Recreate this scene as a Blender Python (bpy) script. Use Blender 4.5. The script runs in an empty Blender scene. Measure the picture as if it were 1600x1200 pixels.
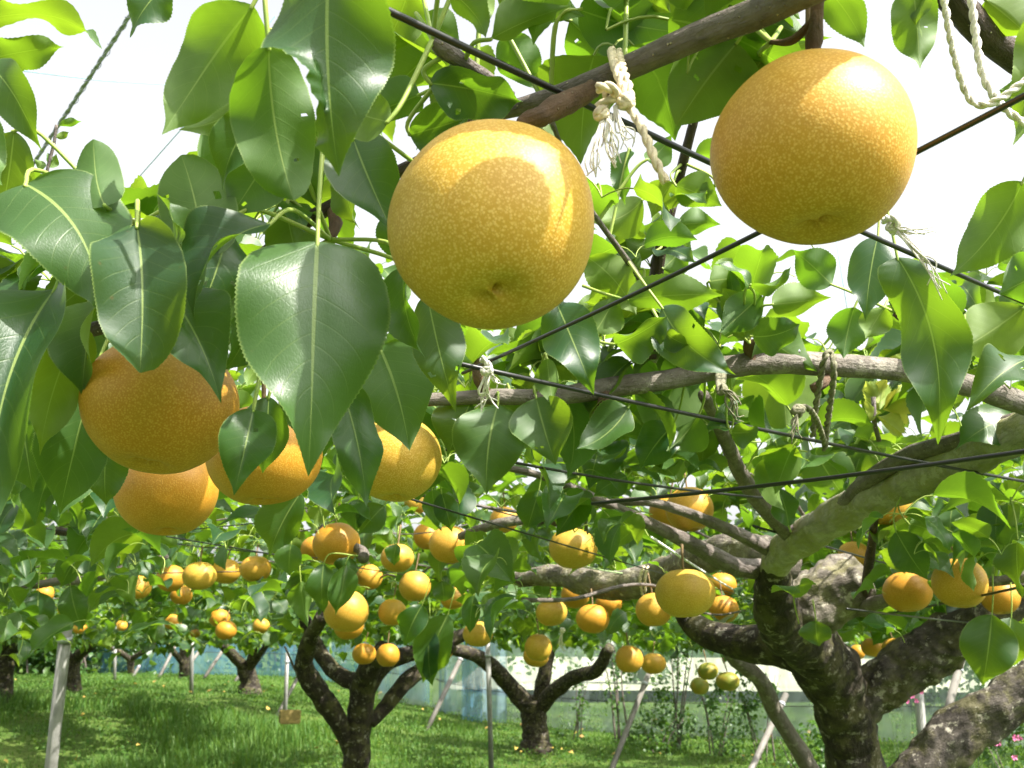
import bpy, math, random
import numpy as np
from mathutils import Vector, Matrix, noise

rng = np.random.default_rng(11)
random.seed(11)
R = math.radians
scn = bpy.context.scene
COL = scn.collection

# ------------------------------------------------------------------ camera, sky, sun, exposure
CAM = Vector((0, 0, 1.5))
PITCH = R(14.4)
FPX = 1600.0                                  # focal length in pixels of the 1600 px wide photograph
cd = bpy.data.cameras.new("camera")
cam = bpy.data.objects.new("camera", cd)
COL.objects.link(cam)
cam.location = CAM
cam.rotation_euler = (R(90) + PITCH, 0, 0)
cd.sensor_width = 36
cd.lens = 36
cd.clip_start = 0.02
cd.clip_end = 3000
cd.dof.use_dof = True
cd.dof.focus_distance = 0.75
cd.dof.aperture_fstop = 26
scn.camera = cam

SUN = Vector((0.50, -0.36, 0.78)).normalized()
w = bpy.data.worlds.new("World")
scn.world = w
w.use_nodes = True
wn = w.node_tree.nodes
wl = w.node_tree.links
sky = wn.new("ShaderNodeTexSky")
sky.sky_type = 'NISHITA'
sky.sun_disc = False
sky.sun_elevation = math.asin(SUN.z)
sky.sun_rotation = math.atan2(SUN.x, SUN.y)
sky.air_density = 1.0
sky.dust_density = 6.0
sky.ozone_density = 0.6
hs = wn.new("ShaderNodeHueSaturation")
hs.inputs["Saturation"].default_value = 0.15   # thin summer haze
wl.new(sky.outputs[0], hs.inputs["Color"])
wl.new(hs.outputs[0], wn["Background"].inputs[0])
wn["Background"].inputs[1].default_value = 0.128
sl = bpy.data.lights.new("sun", 'SUN')
sl.energy = 4.0
sl.angle = R(0.53)
sl.color = (1.0, 0.95, 0.86)
so = bpy.data.objects.new("sun", sl)
COL.objects.link(so)
so.rotation_euler = SUN.to_track_quat('Z', 'Y').to_euler()
so.location = SUN * 30
scn.view_settings.view_transform = 'Standard'
scn.view_settings.look = 'None'
scn.view_settings.gamma = 1
scn.view_settings.exposure = 1.75
scn.cycles.use_denoising = True
scn.cycles.max_bounces = 7
scn.cycles.diffuse_bounces = 4
scn.cycles.transmission_bounces = 6
scn.cycles.transparent_max_bounces = 8
scn.cycles.sample_clamp_indirect = 6

FW = Vector((0, math.cos(PITCH), math.sin(PITCH)))
UP = Vector((0, -math.sin(PITCH), math.cos(PITCH)))
RT = Vector((1, 0, 0))


def P(x, y, d):
    """point seen at photograph pixel (x, y), d metres deep"""
    return CAM + (RT * ((x - 800) / FPX) + UP * ((600 - y) / FPX) + FW) * d


def H(x, y, h):
    """point at pixel (x, y) that lies h metres above the lens"""
    dr = RT * ((x - 800) / FPX) + UP * ((600 - y) / FPX) + FW
    return CAM + dr * (h / dr.z)


def proj(v):
    r = Vector(v) - CAM
    d = r.dot(FW)
    return 800 + FPX * r.dot(RT) / d, 600 - FPX * r.dot(UP) / d, d


def sstep(a, b, x):
    t = min(1, max(0, (x - a) / (b - a)))
    return t * t * (3 - 2 * t)


def gz(x, y):
    """height of the orchard floor: it climbs gently away from the camera, more so on the left"""
    return (0.74 * sstep(5, 16, y) * sstep(2, -6, x) + 0.14 * sstep(8, 14, y)
            + 0.03 * math.sin(x * 1.3) * math.sin(y * 0.9) * sstep(3, 8, y))


# ------------------------------------------------------------------ object helpers
def tag(o, label=None, cat=None, group=None, kind=None):
    for k, v in (("label", label), ("category", cat), ("group", group), ("kind", kind)):
        if v:
            o[k] = v
    return o


def empty(name, loc=(0, 0, 0)):
    o = bpy.data.objects.new(name, None)
    o.empty_display_size = 0.05
    COL.objects.link(o)
    o.location = loc
    return o


def link(name, me, parent=None):
    o = bpy.data.objects.new(name, me)
    COL.objects.link(o)
    if parent is not None:
        o.parent = parent
        o.matrix_parent_inverse = Matrix.Translation(-parent.location)
    return o


def mesh(name, V, F, mats, uv=None, mi=None, rnd=None, smooth=True):
    """V (n,3), F (m,4) quads or list of polygons"""
    me = bpy.data.meshes.new(name)
    if isinstance(F, np.ndarray):
        n, m = len(V), len(F)
        k = F.shape[1]
        me.vertices.add(n)
        me.vertices.foreach_set("co", np.asarray(V, np.float32).ravel())
        me.loops.add(m * k)
        me.loops.foreach_set("vertex_index", F.astype(np.int32).ravel())
        me.polygons.add(m)
        me.polygons.foreach_set("loop_start", np.arange(0, m * k, k, dtype=np.int32))
        me.polygons.foreach_set("loop_total", np.full(m, k, np.int32))
        if mi is not None:
            me.polygons.foreach_set("material_index", np.asarray(mi, np.int32))
        me.update(calc_edges=True)
        lv = F.ravel()
    else:
        me.from_pydata([tuple(v) for v in V], [], [tuple(f) for f in F])
        if mi is not None:
            me.polygons.foreach_set("material_index", np.asarray(mi, np.int32))
        lv = np.array([i for f in F for i in f])
    if smooth:
        me.polygons.foreach_set("use_smooth", np.ones(len(me.polygons), bool))
    if uv is not None:
        ul = me.uv_layers.new(name="UVMap")
        ul.data.foreach_set("uv", np.asarray(uv, np.float32)[lv].ravel())
    if rnd is not None:
        a = me.attributes.new("rnd", 'FLOAT', 'FACE')
        a.data.foreach_set("value", np.asarray(rnd, np.float32))
    for m_ in (mats if isinstance(mats, (list, tuple)) else [mats]):
        me.materials.append(m_)
    return me


def catmull(pts, per=6):
    """pts (n,k) -> smooth resample"""
    p = np.asarray(pts, float)
    if len(p) < 3:
        t = np.linspace(0, 1, per + 1)[:, None]
        return p[0] * (1 - t) + p[-1] * t
    q = np.vstack([2 * p[0] - p[1], p, 2 * p[-1] - p[-2]])
    out = []
    for i in range(1, len(q) - 2):
        for t in np.linspace(0, 1, per, endpoint=False):
            a, b, c, d = q[i - 1], q[i], q[i + 1], q[i + 2]
            out.append(0.5 * (2 * b + (c - a) * t + (2 * a - 5 * b + 4 * c - d) * t * t + (3 * b - a - 3 * c + d) * t ** 3))
    out.append(p[-1])
    return np.array(out)


def tube_geo(path, rad, sides=8, lump=0.0, lscale=20, seed=0, cap=True):
    """quads of a tube along path (n,3) with radii (n)"""
    path = np.asarray(path, float)
    n = len(path)
    rad = np.broadcast_to(np.asarray(rad, float), (n,))
    tan = np.gradient(path, axis=0)
    tan /= np.linalg.norm(tan, axis=1)[:, None] + 1e-12
    ref = np.array([0, 0, 1.0]) if abs(tan[0][2]) < 0.9 else np.array([1.0, 0, 0])
    u = np.cross(tan[0], ref)
    u /= np.linalg.norm(u)
    V = []
    ang = np.linspace(0, 2 * math.pi, sides, endpoint=False)
    for i in range(n):
        u = u - tan[i] * u.dot(tan[i])
        u /= np.linalg.norm(u) + 1e-12
        v = np.cross(tan[i], u)
        ring = np.cos(ang)[:, None] * u + np.sin(ang)[:, None] * v
        r = np.full(sides, rad[i])
        if lump:
            for k in range(sides):
                q = Vector(path[i] + ring[k] * rad[i])
                r[k] *= 1 + lump * (noise.noise(q * lscale + Vector((seed, seed * 2, 0))) + 0.5 * noise.noise(q * lscale * 2.7 + Vector((seed, 0, 3))))
        V.append(path[i] + ring * r[:, None])
    V = np.vstack(V)
    idx = np.arange(n * sides).reshape(n, sides)
    a = idx[:-1]
    b = np.roll(a, -1, axis=1)
    c = idx[1:]
    d = np.roll(c, -1, axis=1)
    F = np.stack([a, b, d, c], -1).reshape(-1, 4)
    if cap:
        V = np.vstack([V, path[0], path[-1]])
        c0, c1 = n * sides, n * sides + 1
        k = np.arange(sides)
        e0 = np.stack([np.roll(idx[0], -1), idx[0], np.full(sides, c0), np.full(sides, c0)], -1)
        e1 = np.stack([idx[-1], np.roll(idx[-1], -1), np.full(sides, c1), np.full(sides, c1)], -1)
        tri = [tuple(x[:3]) for x in np.vstack([e0, e1])]
        return V, [tuple(x) for x in F] + tri
    return V, F


def merge(geos):
    V, F, o = [], [], 0
    for v, f in geos:
        V.append(np.asarray(v))
        F += [tuple(i + o for i in q) for q in (f.tolist() if isinstance(f, np.ndarray) else f)]
        o += len(v)
    return np.vstack(V), F


def limb(name, pts, mat, parent, sides=14, lump=0.12, lscale=9, per=7, seed=0, world=False):
    """pts: (px, py, depth, width in px), or world (x, y, z, radius)"""
    if not world:
        q = [(*P(x, y, d), wd * d / FPX / 2) for x, y, d, wd in pts]
    else:
        q = pts
    q = catmull(q, per)
    V, F = tube_geo(q[:, :3], np.maximum(q[:, 3], 0.0015), sides, lump, lscale, seed)
    me = mesh(name, V, F, mat)
    bark_coords(me, q, sides, seed)
    o = link(name, me, parent)
    PATHS.setdefault(parent.name, []).append(q)
    return o


PATHS = {}


def bark_coords(me, q, sides, seed=0):
    """grain coordinates: round the limb, and stretched along it"""
    ln = np.concatenate([[0], np.cumsum(np.linalg.norm(np.diff(q[:, :3], axis=0), axis=1))])
    ang = np.linspace(0, 2 * math.pi, sides, endpoint=False)
    r = np.maximum(q[:, 3], .003)
    A = np.zeros((len(q), sides, 3))
    A[..., 0] = np.cos(ang)[None] * r[:, None] + seed
    A[..., 1] = np.sin(ang)[None] * r[:, None]
    A[..., 2] = ln[:, None] * .28
    A = np.vstack([A.reshape(-1, 3), A[0, 0], A[-1, 0]])
    at = me.attributes.new("grain", 'FLOAT_VECTOR', 'POINT')
    at.data.foreach_set("vector", A[:len(me.vertices)].astype(np.float32).ravel())


# ------------------------------------------------------------------ materials
def mat_new(name):
    m = bpy.data.materials.new(name)
    m.use_nodes = True
    nt = m.node_tree
    nt.nodes.clear()
    out = nt.nodes.new("ShaderNodeOutputMaterial")
    return m, nt, out


class G:
    """tiny node graph writer"""

    def __init__(s, nt):
        s.nt = nt

    def n(s, t, **kw):
        x = s.nt.nodes.new(t)
        for k, v in kw.items():
            setattr(x, k, v)
        return x

    def put(s, sock, v):
        if isinstance(v, bpy.types.NodeSocket):
            s.nt.links.new(v, sock)
        elif v is not None:
            if isinstance(v, (tuple, list)) and len(v) == 3 and sock.type == 'RGBA':
                v = (*v, 1)
            sock.default_value = v

    def math(s, op, a, b=None, c=None, clamp=False):
        x = s.n("ShaderNodeMath", operation=op, use_clamp=clamp)
        s.put(x.inputs[0], a)
        s.put(x.inputs[1], b)
        s.put(x.inputs[2], c)
        return x.outputs[0]

    def mix(s, f, a, b, mode='MIX'):
        x = s.n("ShaderNodeMix", data_type='RGBA', blend_type=mode)
        s.put(x.inputs[0], f)
        s.put(x.inputs[6], a)
        s.put(x.inputs[7], b)
        return x.outputs[2]

    def ramp(s, v, lo, hi, a=0.0, b=1.0):
        x = s.n("ShaderNodeMapRange", interpolation_type='SMOOTHSTEP')
        s.put(x.inputs[0], v)
        for i, q in ((1, lo), (2, hi), (3, a), (4, b)):
            s.put(x.inputs[i], q)
        return x.outputs[0]

    def noise(s, vec, scale, detail=3, rough=0.55):
        x = s.n("ShaderNodeTexNoise")
        s.put(x.inputs["Vector"], vec)
        x.inputs["Scale"].default_value = scale
        x.inputs["Detail"].default_value = detail
        x.inputs["Roughness"].default_value = rough
        return x.outputs[0]

    def voro(s, vec, scale, feature='F1', rnd=1.0):
        x = s.n("ShaderNodeTexVoronoi", feature=feature)
        s.put(x.inputs["Vector"], vec)
        x.inputs["Scale"].default_value = scale
        x.inputs["Randomness"].default_value = rnd
        return x.outputs[0]

    def bump(s, h, strength, dist):
        x = s.n("ShaderNodeBump")
        x.inputs["Strength"].default_value = strength
        x.inputs["Distance"].default_value = dist
        s.put(x.inputs["Height"], h)
        return x.outputs[0]

    def pbr(s, col, rough, normal=None, spec=0.5, sss=0.0, metal=0.0, coat=0.0):
        x = s.n("ShaderNodeBsdfPrincipled")
        s.put(x.inputs["Base Color"], col)
        s.put(x.inputs["Roughness"], rough)
        s.put(x.inputs["Specular IOR Level"], spec)
        s.put(x.inputs["Metallic"], metal)
        if coat:
            x.inputs["Coat Weight"].default_value = coat
            x.inputs["Coat Roughness"].default_value = 0.25
        if normal is not None:
            s.put(x.inputs["Normal"], normal)
        return x.outputs[0]


def leaf_material(name, up_a, up_b, under_a, under_b, trans, veins=True, spec=0.55):
    m, nt, out = mat_new(name)
    g = G(nt)
    uv = g.n("ShaderNodeUVMap", uv_map="UVMap").outputs[0]
    sx = g.n("ShaderNodeSeparateXYZ")
    g.put(sx.inputs[0], uv)
    u, v = sx.outputs[0], sx.outputs[1]
    s = g.math('MULTIPLY', g.math('ABSOLUTE', g.math('SUBTRACT', u, 0.5)), 2.0)
    at = g.n("ShaderNodeAttribute", attribute_name="rnd").outputs["Fac"]
    oi = g.n("ShaderNodeObjectInfo").outputs["Random"]
    r = g.math('FRACT', g.math('ADD', at, oi))
    r2 = g.math('FRACT', g.math('MULTIPLY', r, 7.31))
    geo = g.n("ShaderNodeNewGeometry")
    back = geo.outputs["Backfacing"]
    pos = geo.outputs["Position"]
    nz = g.noise(pos, 60, 3)
    up = g.mix(r, up_a, up_b)
    un = g.mix(r2, under_a, under_b)
    col = g.mix(back, up, un)
    col = g.mix(g.ramp(nz, 0.3, 0.75), col, g.mix(0.35, col, (0.02, 0.05, 0.008)))
    if veins:
        q = g.math('SUBTRACT', g.math('MULTIPLY', v, 9.0), g.math('MULTIPLY', g.math('POWER', s, 1.25), 2.1))
        q = g.math('ADD', q, g.math('MULTIPLY', g.math('GREATER_THAN', u, 0.5), 0.45))
        q = g.math('ABSOLUTE', g.math('SUBTRACT', g.math('FRACT', q), 0.5))
        lat = g.ramp(q, 0.0, 0.055, 1.0, 0.0)
        lat = g.math('MULTIPLY', lat, g.ramp(s, 0.55, 1.0, 1.0, 0.0))
        midw = g.math('MULTIPLY_ADD', v, -0.024, 0.034)
        mid = g.math('LESS_THAN', s, midw)
        fine = g.voro(uv, 40, 'DISTANCE_TO_EDGE')
        vein = g.math('MAXIMUM', g.math('MULTIPLY', lat, 0.15), g.math('MULTIPLY', mid, 0.85))
        rim = g.math('MULTIPLY', g.ramp(s, 0.955, 1.0), 0.55)
        vein = g.math('MAXIMUM', vein, rim)
        col = g.mix(vein, col, (0.27, 0.35, 0.10))
        h = g.math('SUBTRACT', g.math('MULTIPLY', g.ramp(fine, 0.0, 0.18), 0.25), g.math('MULTIPLY', lat, 0.8))
        h = g.math('SUBTRACT', h, mid)
        h = g.math('ADD', h, g.math('MULTIPLY', g.noise(pos, 70, 2), 1.2))
        nrm = g.bump(h, 0.16, 0.0010)
        # scattered brown specks of leaf spot
        sp = g.math('MULTIPLY', g.ramp(g.voro(pos, 55), 0.0, 0.09, 1.0, 0.0), g.math('GREATER_THAN', g.noise(pos, 11, 1), 0.56))
        col = g.mix(g.math('MULTIPLY', sp, 0.75), col, (0.10, 0.055, 0.02))
        rough = g.mix(back, g.mix(r2, (0.36,) * 3, (0.54,) * 3), (0.62,) * 3)
    else:
        nrm = None
        rough = 0.42
    bs = g.pbr(col, rough, nrm, spec=spec)
    tr = g.n("ShaderNodeBsdfTranslucent")
    g.put(tr.inputs[0], g.mix(r2, trans, (trans[0] * 1.5, trans[1] * 1.12, trans[2])))
    mx = g.n("ShaderNodeMixShader")
    mx.inputs[0].default_value = 0.40
    g.put(mx.inputs[1], bs)
    g.put(mx.inputs[2], tr.outputs[0])
    g.put(out.inputs[0], mx.outputs[0])
    return m


M = {}
M['leaf'] = leaf_material("pear_leaf", (0.010, 0.042, 0.019), (0.052, 0.112, 0.024), (0.062, 0.135, 0.030), (0.14, 0.215, 0.036), (0.150, 0.315, 0.012))
M['leaf_far'] = leaf_material("pear_leaf_far", (0.012, 0.045, 0.012), (0.058, 0.118, 0.018), (0.060, 0.130, 0.028), (0.12, 0.195, 0.036), (0.18, 0.35, 0.016), veins=False)
M['young'] = leaf_material("young_leaf", (0.24, 0.34, 0.06), (0.34, 0.42, 0.09), (0.28, 0.38, 0.08), (0.38, 0.46, 0.12), (0.55, 0.62, 0.08))
M['bush'] = leaf_material("bush_leaf", (0.03, 0.08, 0.02), (0.06, 0.13, 0.03), (0.06, 0.12, 0.03), (0.09, 0.16, 0.04), (0.12, 0.28, 0.03), veins=False)
M['grass'] = leaf_material("grass_blade", (0.038, 0.105, 0.020), (0.11, 0.19, 0.042), (0.038, 0.105, 0.020), (0.12, 0.20, 0.046), (0.13, 0.28, 0.035), veins=False, spec=0.12)


def simple(name, col, rough=0.6, var=0.25, scale=40, bump=0.0, bdist=0.002, metal=0.0, col2=None, spec=0.4):
    m, nt, out = mat_new(name)
    g = G(nt)
    pos = g.n("ShaderNodeNewGeometry").outputs["Position"]
    nz = g.noise(pos, scale, 4)
    c2 = col2 or tuple(c * (1 - var) for c in col)
    c = g.mix(g.ramp(nz, 0.3, 0.7), col, c2)
    nrm = g.bump(g.noise(pos, scale * 3, 3), bump, bdist) if bump else None
    g.put(out.inputs[0], g.pbr(c, rough, nrm, spec=spec, metal=metal))
    return m


M['petiole'] = simple("petiole_green", (0.30, 0.36, 0.08), 0.5, 0.3, 60, col2=(0.20, 0.30, 0.05))
M['wire'] = simple("black_coated_wire", (0.012, 0.012, 0.013), 0.38, 0.4, 90, spec=0.5)
M['hemp'] = simple("hemp_twine", (0.70, 0.60, 0.42), 0.85, 0.35, 220, 0.6, 0.001)
M['hemp_old'] = simple("weathered_twine", (0.20, 0.19, 0.12), 0.9, 0.5, 200, 0.6, 0.001)
M['hemp_white'] = simple("bleached_twine", (0.72, 0.68, 0.60), 0.85, 0.25, 220, 0.6, 0.001)
M['steel'] = simple("galvanised_steel", (0.27, 0.265, 0.25), 0.55, 0.3, 18, 0.15, 0.001, metal=0.3)
M['paint_white'] = simple("white_rod", (0.80, 0.80, 0.76), 0.5, 0.1, 30)
M['green_rod'] = simple("green_coated_rod", (0.22, 0.30, 0.14), 0.5, 0.2, 30)
M['cable'] = simple("cable_steel", (0.50, 0.51, 0.58), 0.5, 0.4, 60, metal=0.4)
M['string'] = simple("net_string", (0.35, 0.62, 0.70), 0.7, 0.2, 20)
M['crate'] = simple("crate_wood", (0.30, 0.22, 0.07), 0.7, 0.3, 14, 0.2, 0.003)
M['stem'] = simple("pear_stem", (0.20, 0.13, 0.06), 0.7, 0.4, 120, 0.4, 0.001)
M['flower_stem'] = simple("flower_stem", (0.05, 0.10, 0.03), 0.7, 0.3, 60)
M['pink'] = simple("pink_petal", (0.75, 0.18, 0.42), 0.6, 0.25, 30)
M['prop'] = simple("prop_pipe", (0.16, 0.148, 0.13), 0.6, 0.45, 7, 0.1, 0.001)


def pear_material(name, base_a, base_b, dot):
    m, nt, out = mat_new(name)
    g = G(nt)
    tc = g.n("ShaderNodeTexCoord").outputs["Object"]
    oi = g.n("ShaderNodeObjectInfo").outputs["Random"]
    big = g.noise(tc, 22, 3)
    fine = g.noise(tc, 420, 2)
    c = g.mix(oi, base_a, base_b)
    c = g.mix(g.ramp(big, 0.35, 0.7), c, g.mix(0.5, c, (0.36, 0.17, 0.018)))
    d1 = g.ramp(g.voro(tc, 640), 0.24, 0.54, 1.0, 0.0)
    d2 = g.ramp(g.voro(tc, 800), 0.20, 0.50, 1.0, 0.0)
    dots = g.math('MAXIMUM', d1, g.math('MULTIPLY', d2, 0.55))
    dots = g.math('MULTIPLY', dots, g.ramp(g.noise(tc, 60, 2), 0.2, 0.6, 0.7, 1.0))
    c = g.mix(g.math('MULTIPLY', dots, 0.46), c, dot)
    c = g.mix(g.math('MULTIPLY', fine, 0.3), c, g.mix(0.5, c, (0.30, 0.16, 0.02)))
    sc = g.ramp(g.noise(tc, 55, 6, 0.72), 0.60, 0.70)
    c = g.mix(g.math('MULTIPLY', sc, 0.35), c, (0.26, 0.13, 0.025))
    gr = g.ramp(g.noise(tc, 13, 2), 0.45, 0.75)
    c = g.mix(g.math('MULTIPLY', gr, 0.22), c, (0.42, 0.30, 0.03))
    sk = g.ramp(g.voro(tc, 34), 0.0, 0.05, 1.0, 0.0)
    c = g.mix(g.math('MULTIPLY', sk, 0.6), c, (0.12, 0.065, 0.02))
    nrm = g.bump(g.math('ADD', dots, g.math('MULTIPLY', fine, 0.5)), 0.14, 0.0004)
    x = g.n("ShaderNodeBsdfPrincipled")
    g.put(x.inputs["Base Color"], c)
    x.inputs["Roughness"].default_value = 0.50
    x.inputs["Specular IOR Level"].default_value = 0.36
    x.inputs["Subsurface Weight"].default_value = 0.12
    x.inputs["Subsurface Radius"].default_value = (0.010, 0.005, 0.001)
    x.inputs["Subsurface Scale"].default_value = 0.6
    g.put(x.inputs["Normal"], nrm)
    g.put(out.inputs[0], x.outputs[0])
    return m


M['pear_y'] = pear_material("pear_skin_yellow", (0.43, 0.262, 0.020), (0.46, 0.280, 0.024), (0.78, 0.55, 0.17))
M['pear_o'] = pear_material("pear_skin_orange", (0.45, 0.232, 0.017), (0.48, 0.250, 0.020), (0.78, 0.51, 0.14))
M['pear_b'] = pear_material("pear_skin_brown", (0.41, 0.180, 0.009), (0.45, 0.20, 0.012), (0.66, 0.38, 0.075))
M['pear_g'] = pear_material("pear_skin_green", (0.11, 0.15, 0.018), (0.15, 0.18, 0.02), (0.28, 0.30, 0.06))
M['calyx'] = simple("pear_calyx", (0.20, 0.12, 0.04), 0.8, 0.5, 300)


def bark_material(name, a, b, lent=0.0, moss=0.0, scale=1.0, rough=0.8, plate=1.0, lichen=0.0):
    m, nt, out = mat_new(name)
    g = G(nt)
    geo = g.n("ShaderNodeNewGeometry")
    pos = geo.outputs["Position"]
    gr = g.n("ShaderNodeAttribute", attribute_name="grain").outputs["Vector"]
    n1 = g.noise(pos, 14 * scale, 5, 0.65)
    n2 = g.noise(gr, 70 * scale, 5, 0.65)
    c = g.mix(g.ramp(n1, 0.3, 0.7), a, b)
    c = g.mix(g.math('MULTIPLY', g.ramp(n2, 0.4, 0.7), 0.55), c, tuple(x * 0.35 for x in a))
    h = g.math('ADD', n1, g.math('MULTIPLY', n2, 0.6))
    if plate:
        x = g.n("ShaderNodeTexNoise", noise_type='RIDGED_MULTIFRACTAL')
        g.put(x.inputs["Vector"], gr)
        x.inputs["Scale"].default_value = 22 * scale
        x.inputs["Detail"].default_value = 6
        x.inputs["Roughness"].default_value = 0.6
        cr = g.ramp(x.outputs[0], 0.35, 1.1)
        h = g.math('SUBTRACT', h, g.math('MULTIPLY', cr, 0.9 * plate))
        c = g.mix(g.math('MULTIPLY', cr, 0.75 * plate), c, tuple(x_ * 0.22 for x_ in a))
    if lent:
        l = g.ramp(g.voro(pos, 170), 0.07, 0.16, 1.0, 0.0)
        l = g.math('MULTIPLY', l, g.math('GREATER_THAN', g.noise(pos, 40, 1), 0.45))
        c = g.mix(g.math('MULTIPLY', l, lent), c, (0.55, 0.47, 0.34))
        h = g.math('ADD', h, g.math('MULTIPLY', l, 0.5))
    if moss:
        k = g.ramp(g.noise(pos, 17, 5, 0.7), 0.45, 0.6)
        k = g.math('MULTIPLY', k, moss)
        c = g.mix(k, c, g.mix(n2, (0.17, 0.19, 0.035), (0.30, 0.27, 0.08)))
    if lichen:
        k = g.ramp(g.noise(pos, 33, 5, 0.75), 0.56, 0.63)
        c = g.mix(g.math('MULTIPLY', k, lichen), c, (0.40, 0.37, 0.30))
    g.put(out.inputs[0], g.pbr(c, rough, g.bump(h, 1.0, 0.014 / scale), spec=0.3))
    return m


M['bark_old'] = bark_material("bark_old", (0.013, 0.009, 0.007), (0.040, 0.030, 0.021), moss=0.16, lichen=0.42, scale=1.5)  # near-black old bark, darkened further in place of canopy shade
M['bark_moss'] = bark_material("bark_mossy", (0.38, 0.36, 0.28), (0.24, 0.22, 0.16), moss=0.55, lichen=0.75, scale=1.5, plate=0.6)
M['bark_mid'] = bark_material("bark_grey", (0.18, 0.16, 0.135), (0.12, 0.10, 0.08), lent=0.35, lichen=0.35, scale=2.2, plate=0.25)
M['bark_young'] = bark_material("bark_young", (0.105, 0.085, 0.074), (0.18, 0.152, 0.135), lent=0.85, scale=3.0, plate=0.0, rough=0.55)
M['bark_dark'] = bark_material("bark_dark", (0.045, 0.030, 0.022), (0.075, 0.052, 0.036), lent=0.95, scale=3.0, plate=0.0, rough=0.55)
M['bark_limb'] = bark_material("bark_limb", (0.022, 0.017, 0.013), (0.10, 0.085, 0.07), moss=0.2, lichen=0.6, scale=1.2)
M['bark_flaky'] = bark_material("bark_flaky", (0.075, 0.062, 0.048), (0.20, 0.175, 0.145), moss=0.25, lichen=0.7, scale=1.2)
M['spur'] = bark_material("spur_bark", (0.16, 0.095, 0.055), (0.09, 0.06, 0.04), lent=0.3, scale=4.0, plate=0.4)


def net_material(name, col, alpha):
    m, nt, out = mat_new(name)
    g = G(nt)
    pos = g.n("ShaderNodeNewGeometry").outputs["Position"]
    mp = g.n("ShaderNodeMapping")
    g.put(mp.inputs["Vector"], pos)
    mp.inputs["Scale"].default_value = (1, 1, .22)
    n1 = g.noise(mp.outputs[0], 5.0, 5, .65)
    c = g.mix(n1, col, tuple(x * 0.55 for x in col))
    df = g.n("ShaderNodeBsdfDiffuse")
    g.put(df.inputs[0], c)
    tl = g.n("ShaderNodeBsdfTranslucent")
    g.put(tl.inputs[0], c)
    mx = g.n("ShaderNodeMixShader")
    mx.inputs[0].default_value = 0.5
    g.put(mx.inputs[1], df.outputs[0])
    g.put(mx.inputs[2], tl.outputs[0])
    tp = g.n("ShaderNodeBsdfTransparent")
    m2 = g.n("ShaderNodeMixShader")
    g.put(m2.inputs[0], g.ramp(n1, 0.3, 0.7, alpha - 0.22, alpha + 0.16))
    g.put(m2.inputs[1], tp.outputs[0])
    g.put(m2.inputs[2], mx.outputs[0])
    g.put(out.inputs[0], m2.outputs[0])
    return m


M['net_white'] = net_material("net_white", (0.46, 0.54, 0.54), 0.52)
M['net_blue'] = net_material("net_blue", (0.16, 0.36, 0.55), 0.62)
M['net_pale'] = net_material("net_pale_blue", (0.34, 0.50, 0.62), 0.58)


def ground_material():
    m, nt, out = mat_new("orchard_soil")
    g = G(nt)
    pos = g.n("ShaderNodeNewGeometry").outputs["Position"]
    a = g.noise(pos, 1.3, 5)
    b = g.noise(pos, 22, 5, 0.7)
    c = g.mix(g.ramp(a, 0.3, 0.7), (0.055, 0.12, 0.02), (0.10, 0.15, 0.03))
    c = g.mix(g.ramp(b, 0.45, 0.7), c, (0.05, 0.06, 0.02))
    g.put(out.inputs[0], g.pbr(c, 0.9, g.bump(b, 0.9, 0.05), spec=0.1))
    return m


M['ground'] = ground_material()
M['field'] = simple("pale_field", (0.40, 0.42, 0.30), 0.9, 0.3, 0.6)

# ------------------------------------------------------------------ the setting: ground
xs = np.concatenate([np.linspace(-600, -16, 8), np.linspace(-14, 14, 57), np.linspace(16, 600, 8)])
ys = np.concatenate([np.linspace(-60, -2, 5), np.linspace(0, 30, 61), np.linspace(34, 1500, 10)])
GV = np.array([(x, y, gz(x, y)) for y in ys for x in xs])
ii = np.arange(len(GV)).reshape(len(ys), len(xs))
GF = np.stack([ii[:-1, :-1], ii[:-1, 1:], ii[1:, 1:], ii[1:, :-1]], -1).reshape(-1, 4)
tag(link("ground", mesh("ground", GV, GF, M['ground'])), kind="structure", label="grassy orchard floor that climbs towards the nets")

# a low wooded rise far behind the nets
hx = np.linspace(-260, 260, 60)
HV, HF = [], []
for j, (yy, k) in enumerate(((120, 0), (150, 0.45), (185, 0.8), (230, 1.0), (320, 0.5))):
    for x in hx:
        HV.append((x, yy, -1 + k * (12 + 7 * noise.noise(Vector((x * 0.013, 3.1, 0))) + 4 * noise.noise(Vector((x * 0.05, 8.1, 0))))))
n = len(hx)
for j in range(4):
    for i in range(n - 1):
        HF.append((j * n + i, j * n + i + 1, (j + 1) * n + i + 1, (j + 1) * n + i))
M['hill'] = simple("wooded_hill", (0.035, 0.075, 0.03), 0.95, 0.5, 0.25, 0.8, 1.5)
tag(link("hills", mesh("hills", HV, HF, M['hill'])), kind="structure", label="low wooded rise far beyond the orchard nets")
fq = [(-60, 27, 0.78), (60, 27, 0.12), (60, 110, 0.2), (-60, 110, 0.86)]
tag(link("field", mesh("field", fq, [(0, 1, 2, 3)], M['field'])), kind="structure", label="pale dry field beyond the nets")

# ------------------------------------------------------------------ leaves
T_PROF = np.array([0, .015, .05, .1, .18, .28, .38, .5, .62, .74, .84, .91, .955, .98, 1])
W_PROF = np.array([.02, .17, .40, .60, .81, .95, 1., .97, .82, .57, .31, .145, .07, .038, .004])


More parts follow.
